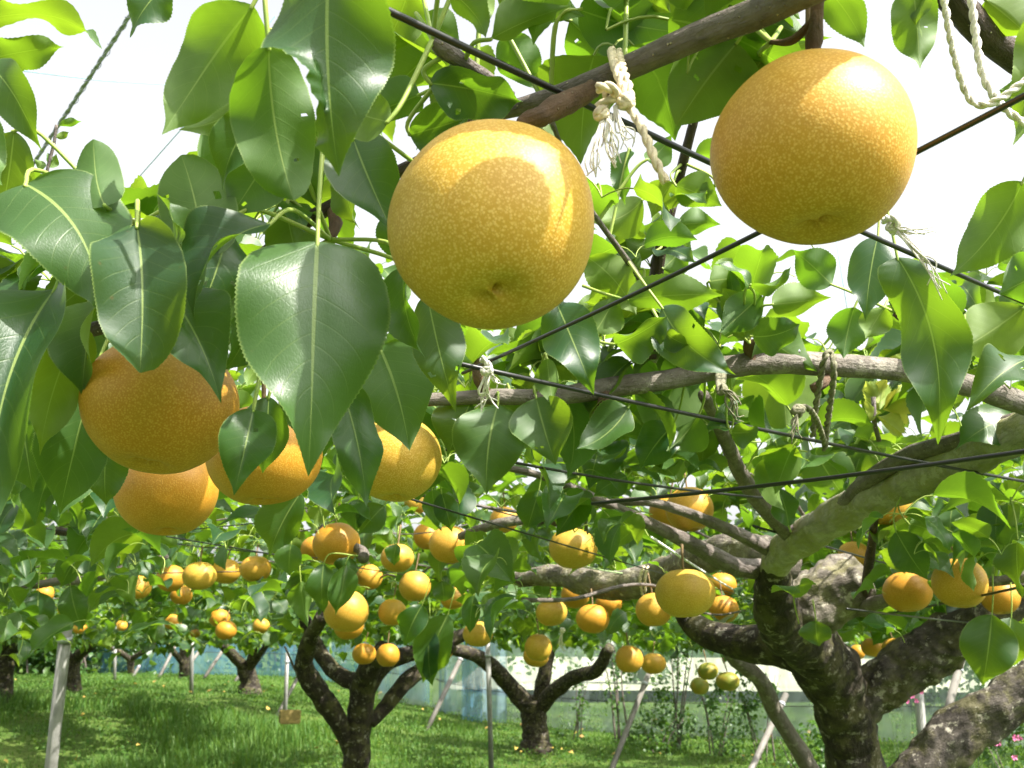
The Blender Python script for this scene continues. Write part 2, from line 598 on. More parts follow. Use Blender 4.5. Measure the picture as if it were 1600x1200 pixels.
def leaf_blade(L, W, n=20, cols=2, fold=0.25, hump=0.06, wave=0.04, twist=0.0, bend=0.0, teeth=0.0, curl_tip=0.0, cup=0.0, ph=0.0, torn=0.0, pucker=0.0):
    """grid blade along +Y, upper side +Z; returns V, F, UV"""
    t = np.linspace(0, 1, n + 1)
    wv = np.interp(t, T_PROF, W_PROF) * W * 0.5
    us = np.linspace(-1, 1, 2 * cols + 1)
    V = np.zeros((n + 1, len(us), 3))
    UV = np.zeros((n + 1, len(us), 2))
    for i, tt in enumerate(t):
        for j, u in enumerate(us):
            x = u * wv[i]
            yy = tt * L
            if teeth and abs(u) > 0.99 and 1 < i < n - 1:
                k = 1 if i % 2 else -1
                x *= 1 + teeth * k
                yy += teeth * L * 0.12 * k
            if torn and u * torn > 0.3 and 0.45 < tt < 0.85:
                f = 1 - 0.72 * math.sin((tt - 0.45) / 0.4 * math.pi) ** 0.4 * (0.95 + 0.07 * math.sin(tt * 47) + .04 * math.sin(tt * 111))
                x *= f if abs(u) > 0.3 else 1
            z = abs(x) * math.tan(fold) + cup * (x * x) / (W * 0.5)
            su = abs(u)
            z += pucker * L * math.sin(2 * math.pi * (9 * tt - 2.1 * su ** 1.25 + (0.45 if u > 0 else 0))) * su * (1.15 - su) * min(1, 4 * wv[i] / W)
            z += wave * L * (abs(u) ** 1.6) * math.sin(2 * math.pi * (1.6 * tt + (0.35 if u > 0 else 0) + ph)) * min(1, 6 * wv[i] / W)
            a = twist * (tt - 0.5)
            x, z = x * math.cos(a) - z * math.sin(a), x * math.sin(a) + z * math.cos(a)
            z += hump * L * 4 * tt * (1 - tt)
            if curl_tip and tt > 0.6:
                z -= curl_tip * L * ((tt - 0.6) / 0.4) ** 2 * 0.5
            x += bend * L * 4 * tt * (1 - tt)
            V[i, j] = (x, yy, z)
            UV[i, j] = (0.5 + 0.5 * u, tt)
    idx = np.arange(V.shape[0] * V.shape[1]).reshape(V.shape[:2])
    F = np.stack([idx[:-1, :-1], idx[:-1, 1:], idx[1:, 1:], idx[1:, :-1]], -1).reshape(-1, 4)
    return V.reshape(-1, 3), F, UV.reshape(-1, 2)


def tube_q(path, rad, sides=4):
    V, F = tube_geo(path, rad, sides, cap=False)
    return V, F


def fill_leaf(n, cols, pet, teeth=0.0, seed=0, droop=1.0):
    """a leaf of unit length on its stalk: stalk from the origin arches out along +Y, the blade droops"""
    r = random.Random(seed)
    V, F, UV = leaf_blade(1.0, r.uniform(.50, .78), n, cols, cup=r.uniform(-.4, .4), fold=r.uniform(.12, .6), hump=0, wave=r.uniform(.03, .08), twist=r.uniform(-.9, .9),
                          bend=r.uniform(-.05, .05), teeth=teeth, ph=r.random())
    # bend the flat blade along an arc
    a0 = r.uniform(0.0, 0.35)
    a1 = a0 - r.uniform(0.5, 1.5) * droop
    pl = r.uniform(.32, .5) if pet else 0.12
    t = np.linspace(0, 1, 41)
    ang = a0 + (a1 - a0) * t
    cy = np.concatenate([[0], np.cumsum(np.cos(ang[:-1]) / 40)])
    cz = np.concatenate([[0], np.cumsum(np.sin(ang[:-1]) / 40)])
    tt = np.clip(V[:, 1], 0, 1)
    by, bz = np.interp(tt, t, cy), np.interp(tt, t, cz)
    an = a0 + (a1 - a0) * tt
    z = V[:, 2].copy()
    p0 = np.array([pl * math.cos(a0 + .5), pl * math.sin(a0 + .5)])
    V[:, 1] = by - np.sin(an) * z + p0[0]
    V[:, 2] = bz + np.cos(an) * z + p0[1]
    mi = np.zeros(len(F), int)
    if pet:
        s = np.linspace(0, 1, 5)
        path = np.stack([np.zeros(5), p0[0] * (s ** 1.15), p0[1] * np.sin(s * math.pi / 2)], 1)
        pv, pf = tube_q(path, 0.012, 3)
        F = np.vstack([F, pf + len(V)])
        V = np.vstack([V, pv])
        UV = np.vstack([UV, np.full((len(pv), 2), .5)])
        mi = np.concatenate([mi, np.ones(len(pf), int)])
    return V, F, UV, mi


NEAR_T = [fill_leaf(30, 3, True, 0.022, s) for s in range(16)]
MID_T = [fill_leaf(8, 1, True, 0, s + 20) for s in range(12)]
FAR_T = [fill_leaf(4, 1, False, 0, s + 40) for s in range(4)]
LEAF_MESH = [mesh("leaf", *t[:2], [M['leaf'], M['petiole']], uv=t[2], mi=t[3]) for t in NEAR_T]


def leaf_matrix(p, az, tilt, roll, size):
    return Matrix.Translation(p) @ Matrix.Rotation(az, 4, 'Z') @ Matrix.Rotation(tilt, 4, 'X') @ Matrix.Rotation(roll, 4, 'Y') @ Matrix.Scale(size, 4)


def stuff_mesh(name, mats4, templates, mat_list):
    """many leaves joined into one mesh"""
    Vs, Fs, Us, Ms, Rs = [], [], [], [], []
    o = 0
    mats4 = np.asarray(mats4)
    which = rng.integers(0, len(templates), len(mats4))
    for k, (V, F, UV, mi) in enumerate(templates):
        sel = mats4[which == k]
        if not len(sel):
            continue
        W = np.einsum('nij,vj->nvi', sel[:, :3, :3], V) + sel[:, None, :3, 3]
        N = len(sel)
        Vs.append(W.reshape(-1, 3))
        Fs.append((F[None] + (np.arange(N) * len(V))[:, None, None]).reshape(-1, 4) + o)
        Us.append(np.tile(UV, (N, 1)))
        Ms.append(np.tile(mi, N))
        Rs.append(np.repeat(rng.random(N), len(F)))
        o += N * len(V)
    return mesh(name, np.vstack(Vs), np.vstack(Fs), mat_list, uv=np.vstack(Us), mi=np.concatenate(Ms), rnd=np.concatenate(Rs))


# ------------------------------------------------------------------ pears: (px, py, px across, lean towards lens in degrees, skin, label)
PEARS = [
    (770, 352, 322, 22, 'y', "largest golden pear, front centre, its calyx dimple facing the lens"),
    (1270, 233, 312, 4, 'o', "large orange pear hanging against the white sky beside the hemp rope loops"),
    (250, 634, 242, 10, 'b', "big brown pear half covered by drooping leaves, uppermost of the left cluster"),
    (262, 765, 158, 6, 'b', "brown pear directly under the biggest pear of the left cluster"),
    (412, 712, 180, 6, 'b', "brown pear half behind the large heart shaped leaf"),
    (617, 717, 146, 8, 'y', "round yellow pear with a leaf tip on it, below the big centre pear"),
    (895, 857, 75, 6, 'y', "pear hanging from twine tied to a wire end"),
    (1070, 927, 94, 4, 'y', "largest pear in front of the mossy horizontal limb"),
    (1022, 953, 57, 6, 'o', "smaller pear half behind the largest pear by the mossy limb"),
    (1500, 911, 87, 6, 'o', "bright orange pear crossed by two black wires at right"),
    (1385, 788, 76, 4, 'o', "orange pear peeping out under the thick mossy limb"),
    (1334, 868, 50, 4, 'o', "pear half hidden above the sawn limb stub"),
    (1418, 925, 74, 6, 'b', "brown pear behind leaves beside the bright orange pear"),
    (1563, 932, 62, 6, 'b', "brown pear just right of the bright orange pear"),
    (1078, 796, 74, 6, 'o', "front pear of the pair hanging behind the two crossing wires"),
    (1045, 800, 62, 6, 'b', "rear pear of the pair hanging behind the two crossing wires"),
    (1130, 952, 48, 6, 'b', "pear low behind the end of the white rod"),
    (1128, 914, 46, 6, 'b', "pear just above the end of the white rod"),
    (862, 957, 50, 8, 'y', "leftmost pear of the row under the mossy horizontal limb"),
    (926, 967, 52, 6, 'b', "middle pear of the row under the mossy horizontal limb"),
    (899, 930, 44, 6, 'b', "pear tucked up against the underside of the mossy limb"),
    (951, 944, 44, 6, 'b', "rightmost pear of the row under the mossy horizontal limb"),
    (841, 1012, 44, 6, 'y', "upper pear of the stacked pair over the far forked trunk"),
    (837, 1026, 40, 6, 'o', "lower pear of the stacked pair over the far forked trunk"),
    (983, 1030, 44, 6, 'o', "left pear of the pair hanging before the white net"),
    (1021, 1037, 40, 6, 'o', "right pear of the pair hanging before the white net"),
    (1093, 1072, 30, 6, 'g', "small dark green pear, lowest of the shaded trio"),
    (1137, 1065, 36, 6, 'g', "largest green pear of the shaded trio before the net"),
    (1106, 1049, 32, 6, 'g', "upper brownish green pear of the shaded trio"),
    (747, 991, 48, 8, 'y', "pear above the thin grey post"),
    (541, 955, 72, 4, 'o', "largest pear above the dark trunk in the middle"),
    (545, 978, 48, 4, 'b', "pear behind and below the largest pear above the dark trunk"),
    (577, 902, 42, 4, 'o', "narrow pear seen between leaves above the dark trunk"),
    (621, 872, 54, 6, 'o', "bright pear with pointed leaf shadows above the dark trunk"),
    (648, 916, 50, 6, 'o', "bright pear in the middle of the cluster over the dark trunk"),
    (703, 851, 64, 6, 'o', "uppermost pear of the cluster left of the twine hung pear"),
    (668, 838, 44, 6, 'b', "pear behind the uppermost pear of the cluster over the dark trunk"),
    (613, 957, 46, 6, 'o', "pear with one sunny patch above the dark trunk"),
    (650, 975, 36, 6, 'b', "pear mostly hidden by a notched green leaf"),
    (708, 935, 40, 6, 'o', "pear right of the bright cluster under a round lit leaf"),
    (569, 1022, 38, 6, 'b', "left pear of the low pair at the dark trunk fork"),
    (606, 1024, 40, 6, 'b', "right pear of the low pair at the dark trunk fork"),
    (693, 1018, 30, 6, 'b', "shaded pear by the long drooping dark leaves"),
    (526, 850, 76, 6, 'b', "shaded brown pear behind a short twig end"),
    (494, 858, 48, 6, 'b', "pear left of the shaded brown pear behind the twig"),
    (651, 786, 40, 24, 'y', "small pear end showing its calyx under the round yellow pear"),
    (788, 812, 44, 6, 'o', "pear behind a grey branch left of the twine hung pear"),
    (312, 900, 52, 6, 'y', "brightest yellow pear in the low left row"),
    (353, 893, 45, 6, 'o', "pear right of the brightest one in the low left row"),
    (267, 904, 46, 6, 'b', "shaded pear left of the brightest one in the low left row"),
    (399, 889, 48, 6, 'o', "rightmost pear of the low left row"),
    (216, 918, 40, 6, 'o', "leftmost sunny pear of the low left row"),
    (283, 930, 34, 6, 'b', "shaded pear below the low left row"),
    (408, 978, 27, 6, 'o', "small far pear right of the shaded left pair"),
    (343, 966, 33, 6, 'b', "upper pear of the shaded pair over the blue net"),
    (353, 985, 33, 6, 'b', "lower pear of the shaded pair over the blue net"),
    (270, 972, 27, 6, 'b', "small far pear hanging alone above the leaning poles"),
    (107, 950, 34, 6, 'b', "pear behind dark leaves over the top of the steel pole"),
    (70, 928, 28, 6, 'b', "dark pear under the grey branch at the left edge"),
    (125, 982, 22, 6, 'b', "small shaded pear right of the steel pole top"),
    (190, 978, 18, 6, 'o', "tiny far pear between the steel pole and the leaning poles"),
    (305, 990, 16, 6, 'o', "tiny far pear over the first leaning pole"),
    (1363, 1012, 34, 6, 'b', "middle pear of the trio behind the rising old limb"),
    (1397, 1013, 36, 6, 'o', "right pear of the trio behind the rising old limb"),
    (1340, 1019, 24, 6, 'b', "left pear of the trio behind the rising old limb"),
]


def pear_mesh(name, mat, seg, seed, flat=None):
    r = random.Random(seed)
    rows = seg * 2 // 3
    th = np.concatenate([np.linspace(0, .5, 7)[:-1], np.linspace(.5, math.pi - .5, rows), np.linspace(math.pi - .5, math.pi, 9)[1:]])
    flat = flat or r.uniform(.86, .94)
    V = []
    p1, p2, p3 = (r.random() * 6 for _ in range(3))
    for t in th:
        for k in range(seg):
            a = 2 * math.pi * k / seg
            rr = math.sin(t) ** 0.96 if 0 < t < math.pi else 0
            z = flat * math.cos(t)
            z -= .17 * math.exp(-(rr / .21) ** 2) if z > 0 else 0
            z += (.15 * math.exp(-(rr / .23) ** 2)) * (1 + .3 * math.cos(2 * a + p2)) if z < 0 else 0
            s = 1 + .012 * math.cos(3 * a + p1) + .014 * math.cos(2 * a + p2) * math.sin(t) + .01 * math.cos(5 * a + p3)
            s *= 1 + .02 * (math.cos(t) if t > 1.57 else 0)
            V.append((rr * s * math.cos(a), rr * s * math.sin(a), z * (1 + .012 * math.cos(a + p3))))
    m = len(th)
    idx = np.arange(m * seg).reshape(m, seg)
    a, c = idx[:-1], idx[1:]
    F = np.stack([a, c, np.roll(c, -1, 1), np.roll(a, -1, 1)], -1).reshape(-1, 4)
    V = np.array(V)
    V = V / np.abs(V[:, 0]).max()
    return V, F


PEAR_GEO_HI = [pear_mesh("p", None, 96, s, f_) for s, f_ in enumerate((1.01, .95, .90, .90, .88, .92))]
PEAR_GEO_LO = [pear_mesh("p", None, 36, s + 10) for s in range(4)]
PEAR_POS = []
for i, (px, py, dia, lean, skin, label) in enumerate(PEARS):
    D = 0.095 if dia > 60 else 0.090
    D *= random.Random(i + 500).uniform(.93, 1.06) if dia < 120 else 1
    if skin == 'g':
        D = 0.075
    d = D * FPX / dia
    c = P(px, py, d)
    PEAR_POS.append((c, D / 2, px, py, dia, d))
    root = empty("pear", c)
    tag(root, label, "pear", "pears hanging from the trellis")
    rr = random.Random(i)
    geo = PEAR_GEO_HI[i % 6] if dia > 120 else PEAR_GEO_LO[i % 4]
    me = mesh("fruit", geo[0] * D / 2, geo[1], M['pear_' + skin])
    o = link("fruit", me, root)
    az = math.atan2(-c.x, c.y)
    # lean the calyx end towards the lens
    rot = Matrix.Rotation(az, 4, 'Z') @ Matrix.Rotation(R(-lean), 4, 'X') @ Matrix.Rotation(R(rr.uniform(-7, 7)), 4, 'Y')
    if i < 2:
        rot = Matrix.Rotation(az, 4, 'Z') @ Matrix.Rotation(R((-24, -6)[i]), 4, 'X')
    rot = rot @ Matrix.Rotation(rr.random() * 6.3, 4, 'Z')
    if dia < 120:
        rot = rot @ Matrix.Diagonal((1, rr.uniform(.95, 1.03), rr.uniform(.90, 1.06), 1))
    o.matrix_parent_inverse = Matrix.Identity(4)
    o.matrix_basis = rot
    # stalk
    top = rot @ Vector((0, 0, D * .36))
    side = Vector((rr.uniform(-.012, .012), rr.uniform(0, .02), .036 + rr.uniform(0, .012)))
    if i == 0:
        side = Vector((.004, .028, .010))
    path = catmull([tuple(top), tuple(top + side * .5 + Vector((0, 0, .006))), tuple(top + side + Vector((0, 0, .01)))], 4)
    V, F = tube_geo(path, np.linspace(.0016, .0026, len(path)), 7)
    st = link("stem", mesh("stem", V, F, M['stem']), root)
    st.matrix_parent_inverse = Matrix.Identity(4)
    # dried calyx in the bottom dimple
    ca = []
    for k in range(5):
        a = k * 1.2566
        b = rot @ Vector((0, 0, -D * .345))
        e = rot @ Vector((math.cos(a) * D * .016, math.sin(a) * D * .016, -D * .352))
        ca.append(tube_geo([tuple(b), tuple((b + e) / 2), tuple(e)], [.0009, .0007, .0002], 4))
    cx = link("calyx", mesh("calyx", *merge(ca), M['calyx']), None)
    cx.parent = o
    cx.matrix_parent_inverse = rot.inverted()

# ------------------------------------------------------------------ trees: trunks, limbs and branches
def tree(label, px, py, d, cat="tree", name="pear_tree", group="pear trees of the orchard"):
    p = P(px, py, d)
    o = empty(name, (p.x, p.y, gz(p.x, p.y)))
    tag(o, label, cat, group)
    return o


def ground_trunk(t, pts, mat, sides=18, lump=.16, seed=0):
    """trunk given by pixels, lengthened down into the soil"""
    x, y, d, wd = pts[0]
    p = P(x, y, d)
    r = wd * d / FPX / 2
    q = [(*P(a, b, c), e * c / FPX / 2) for a, b, c, e in pts]
    g0 = gz(p.x, p.y)
    if p.z > g0 + .1:
        q = [(p.x, p.y, g0 - .15, r * 1.5), (p.x, p.y, g0 + .08, r * 1.18)] + q
    return limb("trunk", q, mat, t, sides, lump, 13, 14, seed, world=True)


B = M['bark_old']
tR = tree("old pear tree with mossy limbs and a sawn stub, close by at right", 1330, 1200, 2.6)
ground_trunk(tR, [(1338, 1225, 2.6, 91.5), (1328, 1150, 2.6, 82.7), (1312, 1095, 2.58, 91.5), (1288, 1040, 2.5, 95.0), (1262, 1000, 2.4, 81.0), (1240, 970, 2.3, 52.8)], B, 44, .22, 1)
limb("limb", [(1322, 1125, 2.6, 60), (1360, 1085, 2.6, 74), (1410, 1046, 2.58, 78), (1465, 1010, 2.55, 80), (1515, 982, 2.5, 68), (1560, 955, 2.45, 54), (1660, 900, 2.4, 42)], M['bark_limb'], tR, 44, .22, 20, 16, 2)
limb("limb", [(1222, 985, 2.26, 20), (1210, 940, 2.14, 30), (1208, 905, 2.08, 40), (1218, 872, 2.0, 48), (1245, 846, 1.9, 52), (1290, 818, 1.8, 56), (1380, 770, 1.65, 60), (1495, 722, 1.45, 62), (1610, 668, 1.3, 64), (1720, 618, 1.2, 62)], M['bark_moss'], tR, 40, .20, 22, 16, 3)
LOWLIMB = [(1275, 1020, 2.45, 74), (1228, 985, 2.25, 72), (1210, 945, 2.12, 64), (1210, 915, 2.07, 56), (1212, 890, 2.03, 44), (1218, 872, 1.99, 30)]
limb("stub", [(1225, 965, 2.3, 90), (1262, 945, 2.27, 104), (1300, 928, 2.25, 100), (1332, 916, 2.24, 92), (1350, 909, 2.24, 84)], M['bark_flaky'], tR, 40, .30, 18, 14, 4)
limb("limb", [(1225, 880, 2.15, 62), (1170, 862, 2.3, 58), (1105, 868, 2.5, 54), (1040, 895, 2.7, 50), (985, 913, 2.8, 48), (930, 912, 2.9, 46), (875, 900, 3.0, 34), (800, 905, 3.1, 24)], M['bark_flaky'], tR, 18, .22, 16, 8, 5)
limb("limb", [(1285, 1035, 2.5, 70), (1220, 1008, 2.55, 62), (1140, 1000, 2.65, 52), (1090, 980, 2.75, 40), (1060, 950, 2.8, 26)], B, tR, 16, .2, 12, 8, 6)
limb("branch", [(1120, 985, 2.7, 24), (1150, 1030, 2.75, 26), (1190, 1065, 2.8, 25), (1215, 1120, 2.85, 26), (1260, 1190, 2.9, 28), (1290, 1260, 2.95, 30)], M['bark_mid'], tR, 12, .15, 20, 7, 7)
limb("branch", [(1235, 835, 1.9, 30), (1192, 790, 1.75, 28), (1160, 745, 1.6, 25), (1135, 690, 1.45, 23), (1115, 645, 1.3, 21), (1099, 617, 1.22, 18)], M['bark_young'], tR, 12, .1, 30, 7, 8)
limb("branch", [(1205, 890, 2.1, 34), (1150, 885, 2.05, 30), (1090, 855, 2.0, 26), (1030, 825, 1.9, 20), (970, 797, 1.8, 16), (900, 765, 1.75, 14), (840, 742, 1.72, 12), (780, 728, 1.7, 10)], M['bark_young'], tR, 10, .12, 30, 7, 9)
limb("branch", [(1210, 862, 2.0, 24), (1140, 828, 1.95, 19), (1070, 800, 1.9, 16), (1010, 784, 1.85, 14), (930, 788, 1.9, 12)], M['bark_young'], tR, 10, .12, 30, 7, 10)
limb("branch", [(1310, 800, 1.75, 26), (1350, 755, 1.65, 26), (1420, 712, 1.52, 28), (1490, 690, 1.42, 26), (1560, 664, 1.35, 24), (1640, 640, 1.3, 22)], M['bark_young'], tR, 12, .12, 25, 7, 11)
limb("branch", [(1345, 950, 2.2, 26), (1390, 935, 2.1, 20), (1440, 918, 2.0, 16), (1500, 905, 1.95, 15), (1560, 908, 1.9, 17), (1640, 890, 1.85, 18)], M['bark_mid'], tR, 10, .15, 25, 7, 12)
limb("branch", [(1352, 955, 2.2, 14), (1356, 900, 2.15, 16), (1362, 850, 2.1, 14), (1366, 822, 2.05, 11), (1374, 790, 1.95, 8), (1380, 760, 1.85, 5)], M['bark_dark'], tR, 8, .15, 25, 6, 13)
limb("branch", [(1700, 655, 1.17, 40), (1600, 630, 1.15, 38), (1530, 607, 1.13, 36), (1430, 582, 1.1, 35), (1300, 570, 1.08, 36), (1200, 566, 1.07, 37), (1130, 575, 1.06, 35), (1050, 592, 1.05, 31), (950, 606, 1.04, 32), (860, 620, 1.03, 28), (760, 620, 1.02, 24), (640, 626, 1.01, 20), (520, 632, 1.0, 16)], M['bark_mid'], tR, 14, .10, 30, 8, 14)
limb("limb", LOWLIMB, B, tR, 36, .2, 20, 12, 20)  # dark bark on this lower part stands in for shade
limb("spur", [(945, 606, 1.04, 24), (944, 630, 1.03, 22), (940, 650, 1.03, 30), (932, 664, 1.03, 16)], M['spur'], tR, 10, .3, 60, 6, 15)
limb("spur", [(1175, 565, 1.06, 20), (1172, 545, 1.06, 22), (1171, 530, 1.06, 16)], M['spur'], tR, 9, .25, 60, 6, 16)
limb("spur", [(1298, 585, 1.08, 14), (1285, 600, 1.07, 16), (1268, 608, 1.07, 14)], M['spur'], tR, 9, .25, 60, 6, 17)
limb("spur", [(760, 612, 1.02, 16), (748, 590, 1.01, 18), (745, 560, 1.01, 12)], M['spur'], tR, 9, .3, 60, 6, 18)
limb("spur", [(1455, 520, 1.0, 18), (1420, 500, 1.0, 22), (1398, 488, 1.0, 15)], M['spur'], tR, 9, .3, 60, 6, 19)

tS = tree("old pear tree outside the frame whose scarred limb rises at bottom right", 1400, 1240, 2.2)
limb("limb", [(1385, 1310, 2.25, 90), (1430, 1222, 2.2, 84), (1476, 1168, 2.2, 80), (1532, 1122, 2.2, 76), (1600, 1078, 2.2, 72), (1680, 1030, 2.2, 68)], M['bark_limb'], tS, 40, .24, 16, 16, 21)

t2 = tree("dark forked pear tree standing mid orchard under the pear clusters", 555, 1200, 4.5)
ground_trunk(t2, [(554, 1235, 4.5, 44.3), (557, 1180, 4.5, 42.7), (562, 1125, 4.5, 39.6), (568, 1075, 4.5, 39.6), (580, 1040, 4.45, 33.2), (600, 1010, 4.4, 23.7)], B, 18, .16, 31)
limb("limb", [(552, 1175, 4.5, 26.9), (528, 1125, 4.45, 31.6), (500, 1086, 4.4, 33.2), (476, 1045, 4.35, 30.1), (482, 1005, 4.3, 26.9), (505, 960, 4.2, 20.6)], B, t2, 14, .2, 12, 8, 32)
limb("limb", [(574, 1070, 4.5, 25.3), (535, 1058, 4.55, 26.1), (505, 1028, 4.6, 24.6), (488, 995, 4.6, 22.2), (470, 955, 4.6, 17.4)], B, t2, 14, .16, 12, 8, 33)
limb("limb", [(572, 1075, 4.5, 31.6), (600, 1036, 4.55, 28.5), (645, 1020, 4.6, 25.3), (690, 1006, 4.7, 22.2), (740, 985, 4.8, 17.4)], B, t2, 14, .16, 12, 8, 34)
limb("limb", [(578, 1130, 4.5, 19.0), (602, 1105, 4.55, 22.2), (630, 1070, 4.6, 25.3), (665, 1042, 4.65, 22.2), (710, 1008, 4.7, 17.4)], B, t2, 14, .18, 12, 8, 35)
limb("branch", [(520, 1100, 4.4, 4.8), (470, 1060, 4.35, 4.0), (445, 1010, 4.3, 3.1)], M['bark_young'], t2, 6, .1, 20, 5, 36)

t3 = tree("three limbed pear tree in front of the white and blue nets", 836, 1160, 13)
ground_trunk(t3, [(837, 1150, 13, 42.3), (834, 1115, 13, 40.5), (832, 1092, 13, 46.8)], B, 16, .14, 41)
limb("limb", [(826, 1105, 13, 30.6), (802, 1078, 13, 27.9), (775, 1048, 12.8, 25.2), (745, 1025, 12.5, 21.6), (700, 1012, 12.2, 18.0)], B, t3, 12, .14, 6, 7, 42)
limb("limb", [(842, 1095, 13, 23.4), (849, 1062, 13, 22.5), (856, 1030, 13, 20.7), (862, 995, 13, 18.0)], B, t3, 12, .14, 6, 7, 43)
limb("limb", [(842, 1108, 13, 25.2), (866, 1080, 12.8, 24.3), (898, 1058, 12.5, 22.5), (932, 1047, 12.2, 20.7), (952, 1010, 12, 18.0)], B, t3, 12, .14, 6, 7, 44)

FAR_TREES = [
    ("far pear tree with a pale sunlit fork, right of the leaning poles", 16, [(391, 1070, 30), (386, 1050, 28), (382, 1038, 26)],
     [[(384, 1045, 18), (362, 1022, 17), (345, 1005, 15)], [(388, 1045, 17), (398, 1015, 15), (402, 985, 12)], [(392, 1042, 12), (408, 1020, 10), (425, 995, 9)]]),
    ("slim dark pear tree between the leaning poles before the blue net", 20, [(289, 1055, 17), (288, 1030, 17), (290, 1005, 17)],
     [[(288, 1040, 10), (274, 1022, 9), (262, 1005, 8)], [(290, 1015, 13), (297, 995, 11), (310, 975, 9)]]),
    ("far pear tree right behind the steel pole", 15, [(114, 1068, 24), (113, 1040, 23), (115, 1025, 24)],
     [[(118, 1028, 17), (140, 1010, 16), (165, 988, 14)], [(110, 1028, 13), (92, 1008, 13), (76, 990, 12)]]),
    ("pear tree with a pale upright limb at the left picture edge", 13, [(3, 1066, 34), (6, 1035, 31), (10, 1015, 29)],
     [[(12, 1020, 22), (34, 1002, 20), (66, 992, 17), (95, 985, 12)], [(4, 1015, 24), (16, 990, 21), (24, 965, 17)]]),
    ("farthest low pear tree between the steel pole and the leaning poles", 23, [(204, 1053, 11), (204, 1038, 11), (204, 1026, 12)],
     [[(203, 1030, 9), (186, 1018, 8), (165, 1008, 7)], [(205, 1030, 9), (224, 1018, 8), (240, 1004, 7)]]),
]
FT = []
for k, (lab, d, tr, limbs) in enumerate(FAR_TREES):
    t = tree(lab, tr[0][0], tr[0][1], d)
    FT.append(t)
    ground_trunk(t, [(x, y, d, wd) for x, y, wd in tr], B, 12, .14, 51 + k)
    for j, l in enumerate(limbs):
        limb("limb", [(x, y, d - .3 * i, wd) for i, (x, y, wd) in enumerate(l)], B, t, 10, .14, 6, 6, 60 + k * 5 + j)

limb("branch", [(-60, 890, 2.9, 12), (0, 903, 2.8, 13), (45, 914, 2.75, 13), (95, 908, 2.7, 13), (140, 905, 2.65, 14), (200, 886, 2.6, 12), (260, 870, 2.5, 9)], M['bark_mid'], FT[3], 10, .15, 20, 7, 99)
limb("branch", [(-40, 800, 2.4, 14), (60, 825, 2.4, 13), (160, 838, 2.4, 12), (240, 850, 2.4, 9)], M['bark_dark'], FT[3], 8, .12, 20, 7, 98)
limb("branch", [(480, 800, 2.2, 10), (520, 838, 2.1, 14), (565, 860, 2.05, 15), (568, 872, 2.0, 18)], M['bark_young'], t2, 9, .2, 30, 7, 97)
limb("branch", [(720, 838, 2.2, 14), (780, 818, 2.1, 16), (840, 812, 2.1, 15), (900, 822, 2.2, 12)], M['bark_mid'], t2, 9, .15, 30, 7, 96)

# overhead branches whose trees stand outside the frame
bTop = empty("pear_branch", P(1250, -10, .48))
tag(bTop, "thick brown branch with leaves, tied by hemp above the centre pear", "branch", "pear branches overhead")
limb("branch", [(1420, -90, .46, 56), (1260, -15, .48, 52), (1180, 22, .5, 49), (1100, 52, .52, 45), (1010, 92, .54, 41), (920, 132, .56, 37), (840, 160, .58, 31), (770, 178, .6, 25), (690, 205, .64, 20)], M['bark_young'], bTop, 18, .06, 60, 8, 71)
limb("spur", [(925, 140, .55, 30), (890, 158, .54, 36), (850, 178, .53, 34), (822, 190, .53, 28), (808, 200, .53, 12)], M['spur'], bTop, 14, .18, 120, 8, 72)
limb("twig", [(800, 150, .58, 14), (760, 122, .57, 22), (725, 98, .56, 24), (695, 78, .555, 30), (676, 62, .55, 20)], M['bark_young'], bTop, 10, .12, 120, 7, 73)
limb("spur", [(1278, -20, .5, 22), (1276, 30, .5, 22), (1272, 62, .5, 26), (1270, 84, .5, 20)], M['spur'], bTop, 10, .16, 120, 7, 74)
limb("twig", [(1280, 20, .5, 10), (1240, 62, .51, 14), (1205, 66, .52, 9)], M['spur'], bTop, 8, .2, 120, 6, 75)
limb("shoot", [(860, 180, .62, 9), (868, 205, .62, 8), (900, 290, .7, 8), (935, 345, .8, 9), (975, 400, .9, 10), (1005, 445, 1.0, 11), (1030, 500, 1.05, 12)], M['bark_young'], bTop, 8, .05, 60, 7, 76)
limb("shoot", [(1090, 170, .95, 13), (1080, 205, .96, 15), (1058, 290, 1.0, 17), (1045, 340, 1.0, 18), (1030, 400, 1.02, 21), (1022, 470, 1.04, 24), (1015, 560, 1.05, 22)], M['bark_dark'], bTop, 9, .06, 60, 7, 77)

bLeft = empty("pear_branch", P(540, 310, .62))
tag(bLeft, "dark freckled branch bearing the big leaves over the left pear cluster", "branch", "pear branches overhead")
limb("branch", [(690, 235, .62, 20), (610, 275, .64, 20), (538, 312, .66, 23), (480, 345, .68, 24), (430, 385, .7, 26), (372, 428, .73, 27), (300, 462, .76, 26), (200, 500, .8, 24), (80, 530, .85, 22), (-60, 560, .9, 22)], M['bark_dark'], bLeft, 12, .08, 60, 8, 81)
limb("spur", [(520, 330, .66, 18), (524, 352, .65, 20), (516, 374, .64, 14)], M['spur'], bLeft, 9, .2, 120, 6, 82)
limb("twig", [(235, 490, .78, 12), (232, 440, .72, 10), (222, 375, .66, 9), (216, 350, .62, 8)], M['bark_young'], bLeft, 8, .1, 60, 6, 83)
limb("twig", [(420, 155, .72, 9), (402, 120, .7, 8), (385, 50, .68, 8), (380, 20, .67, 7)], M['bark_dark'], bLeft, 8, .1, 60, 6, 84)
limb("twig", [(72, 300, .9, 4), (74, 265, .9, 4), (84, 225, .9, 3), (88, 195, .9, 2)], M['bark_young'], bLeft, 5, .05, 60, 6, 85)

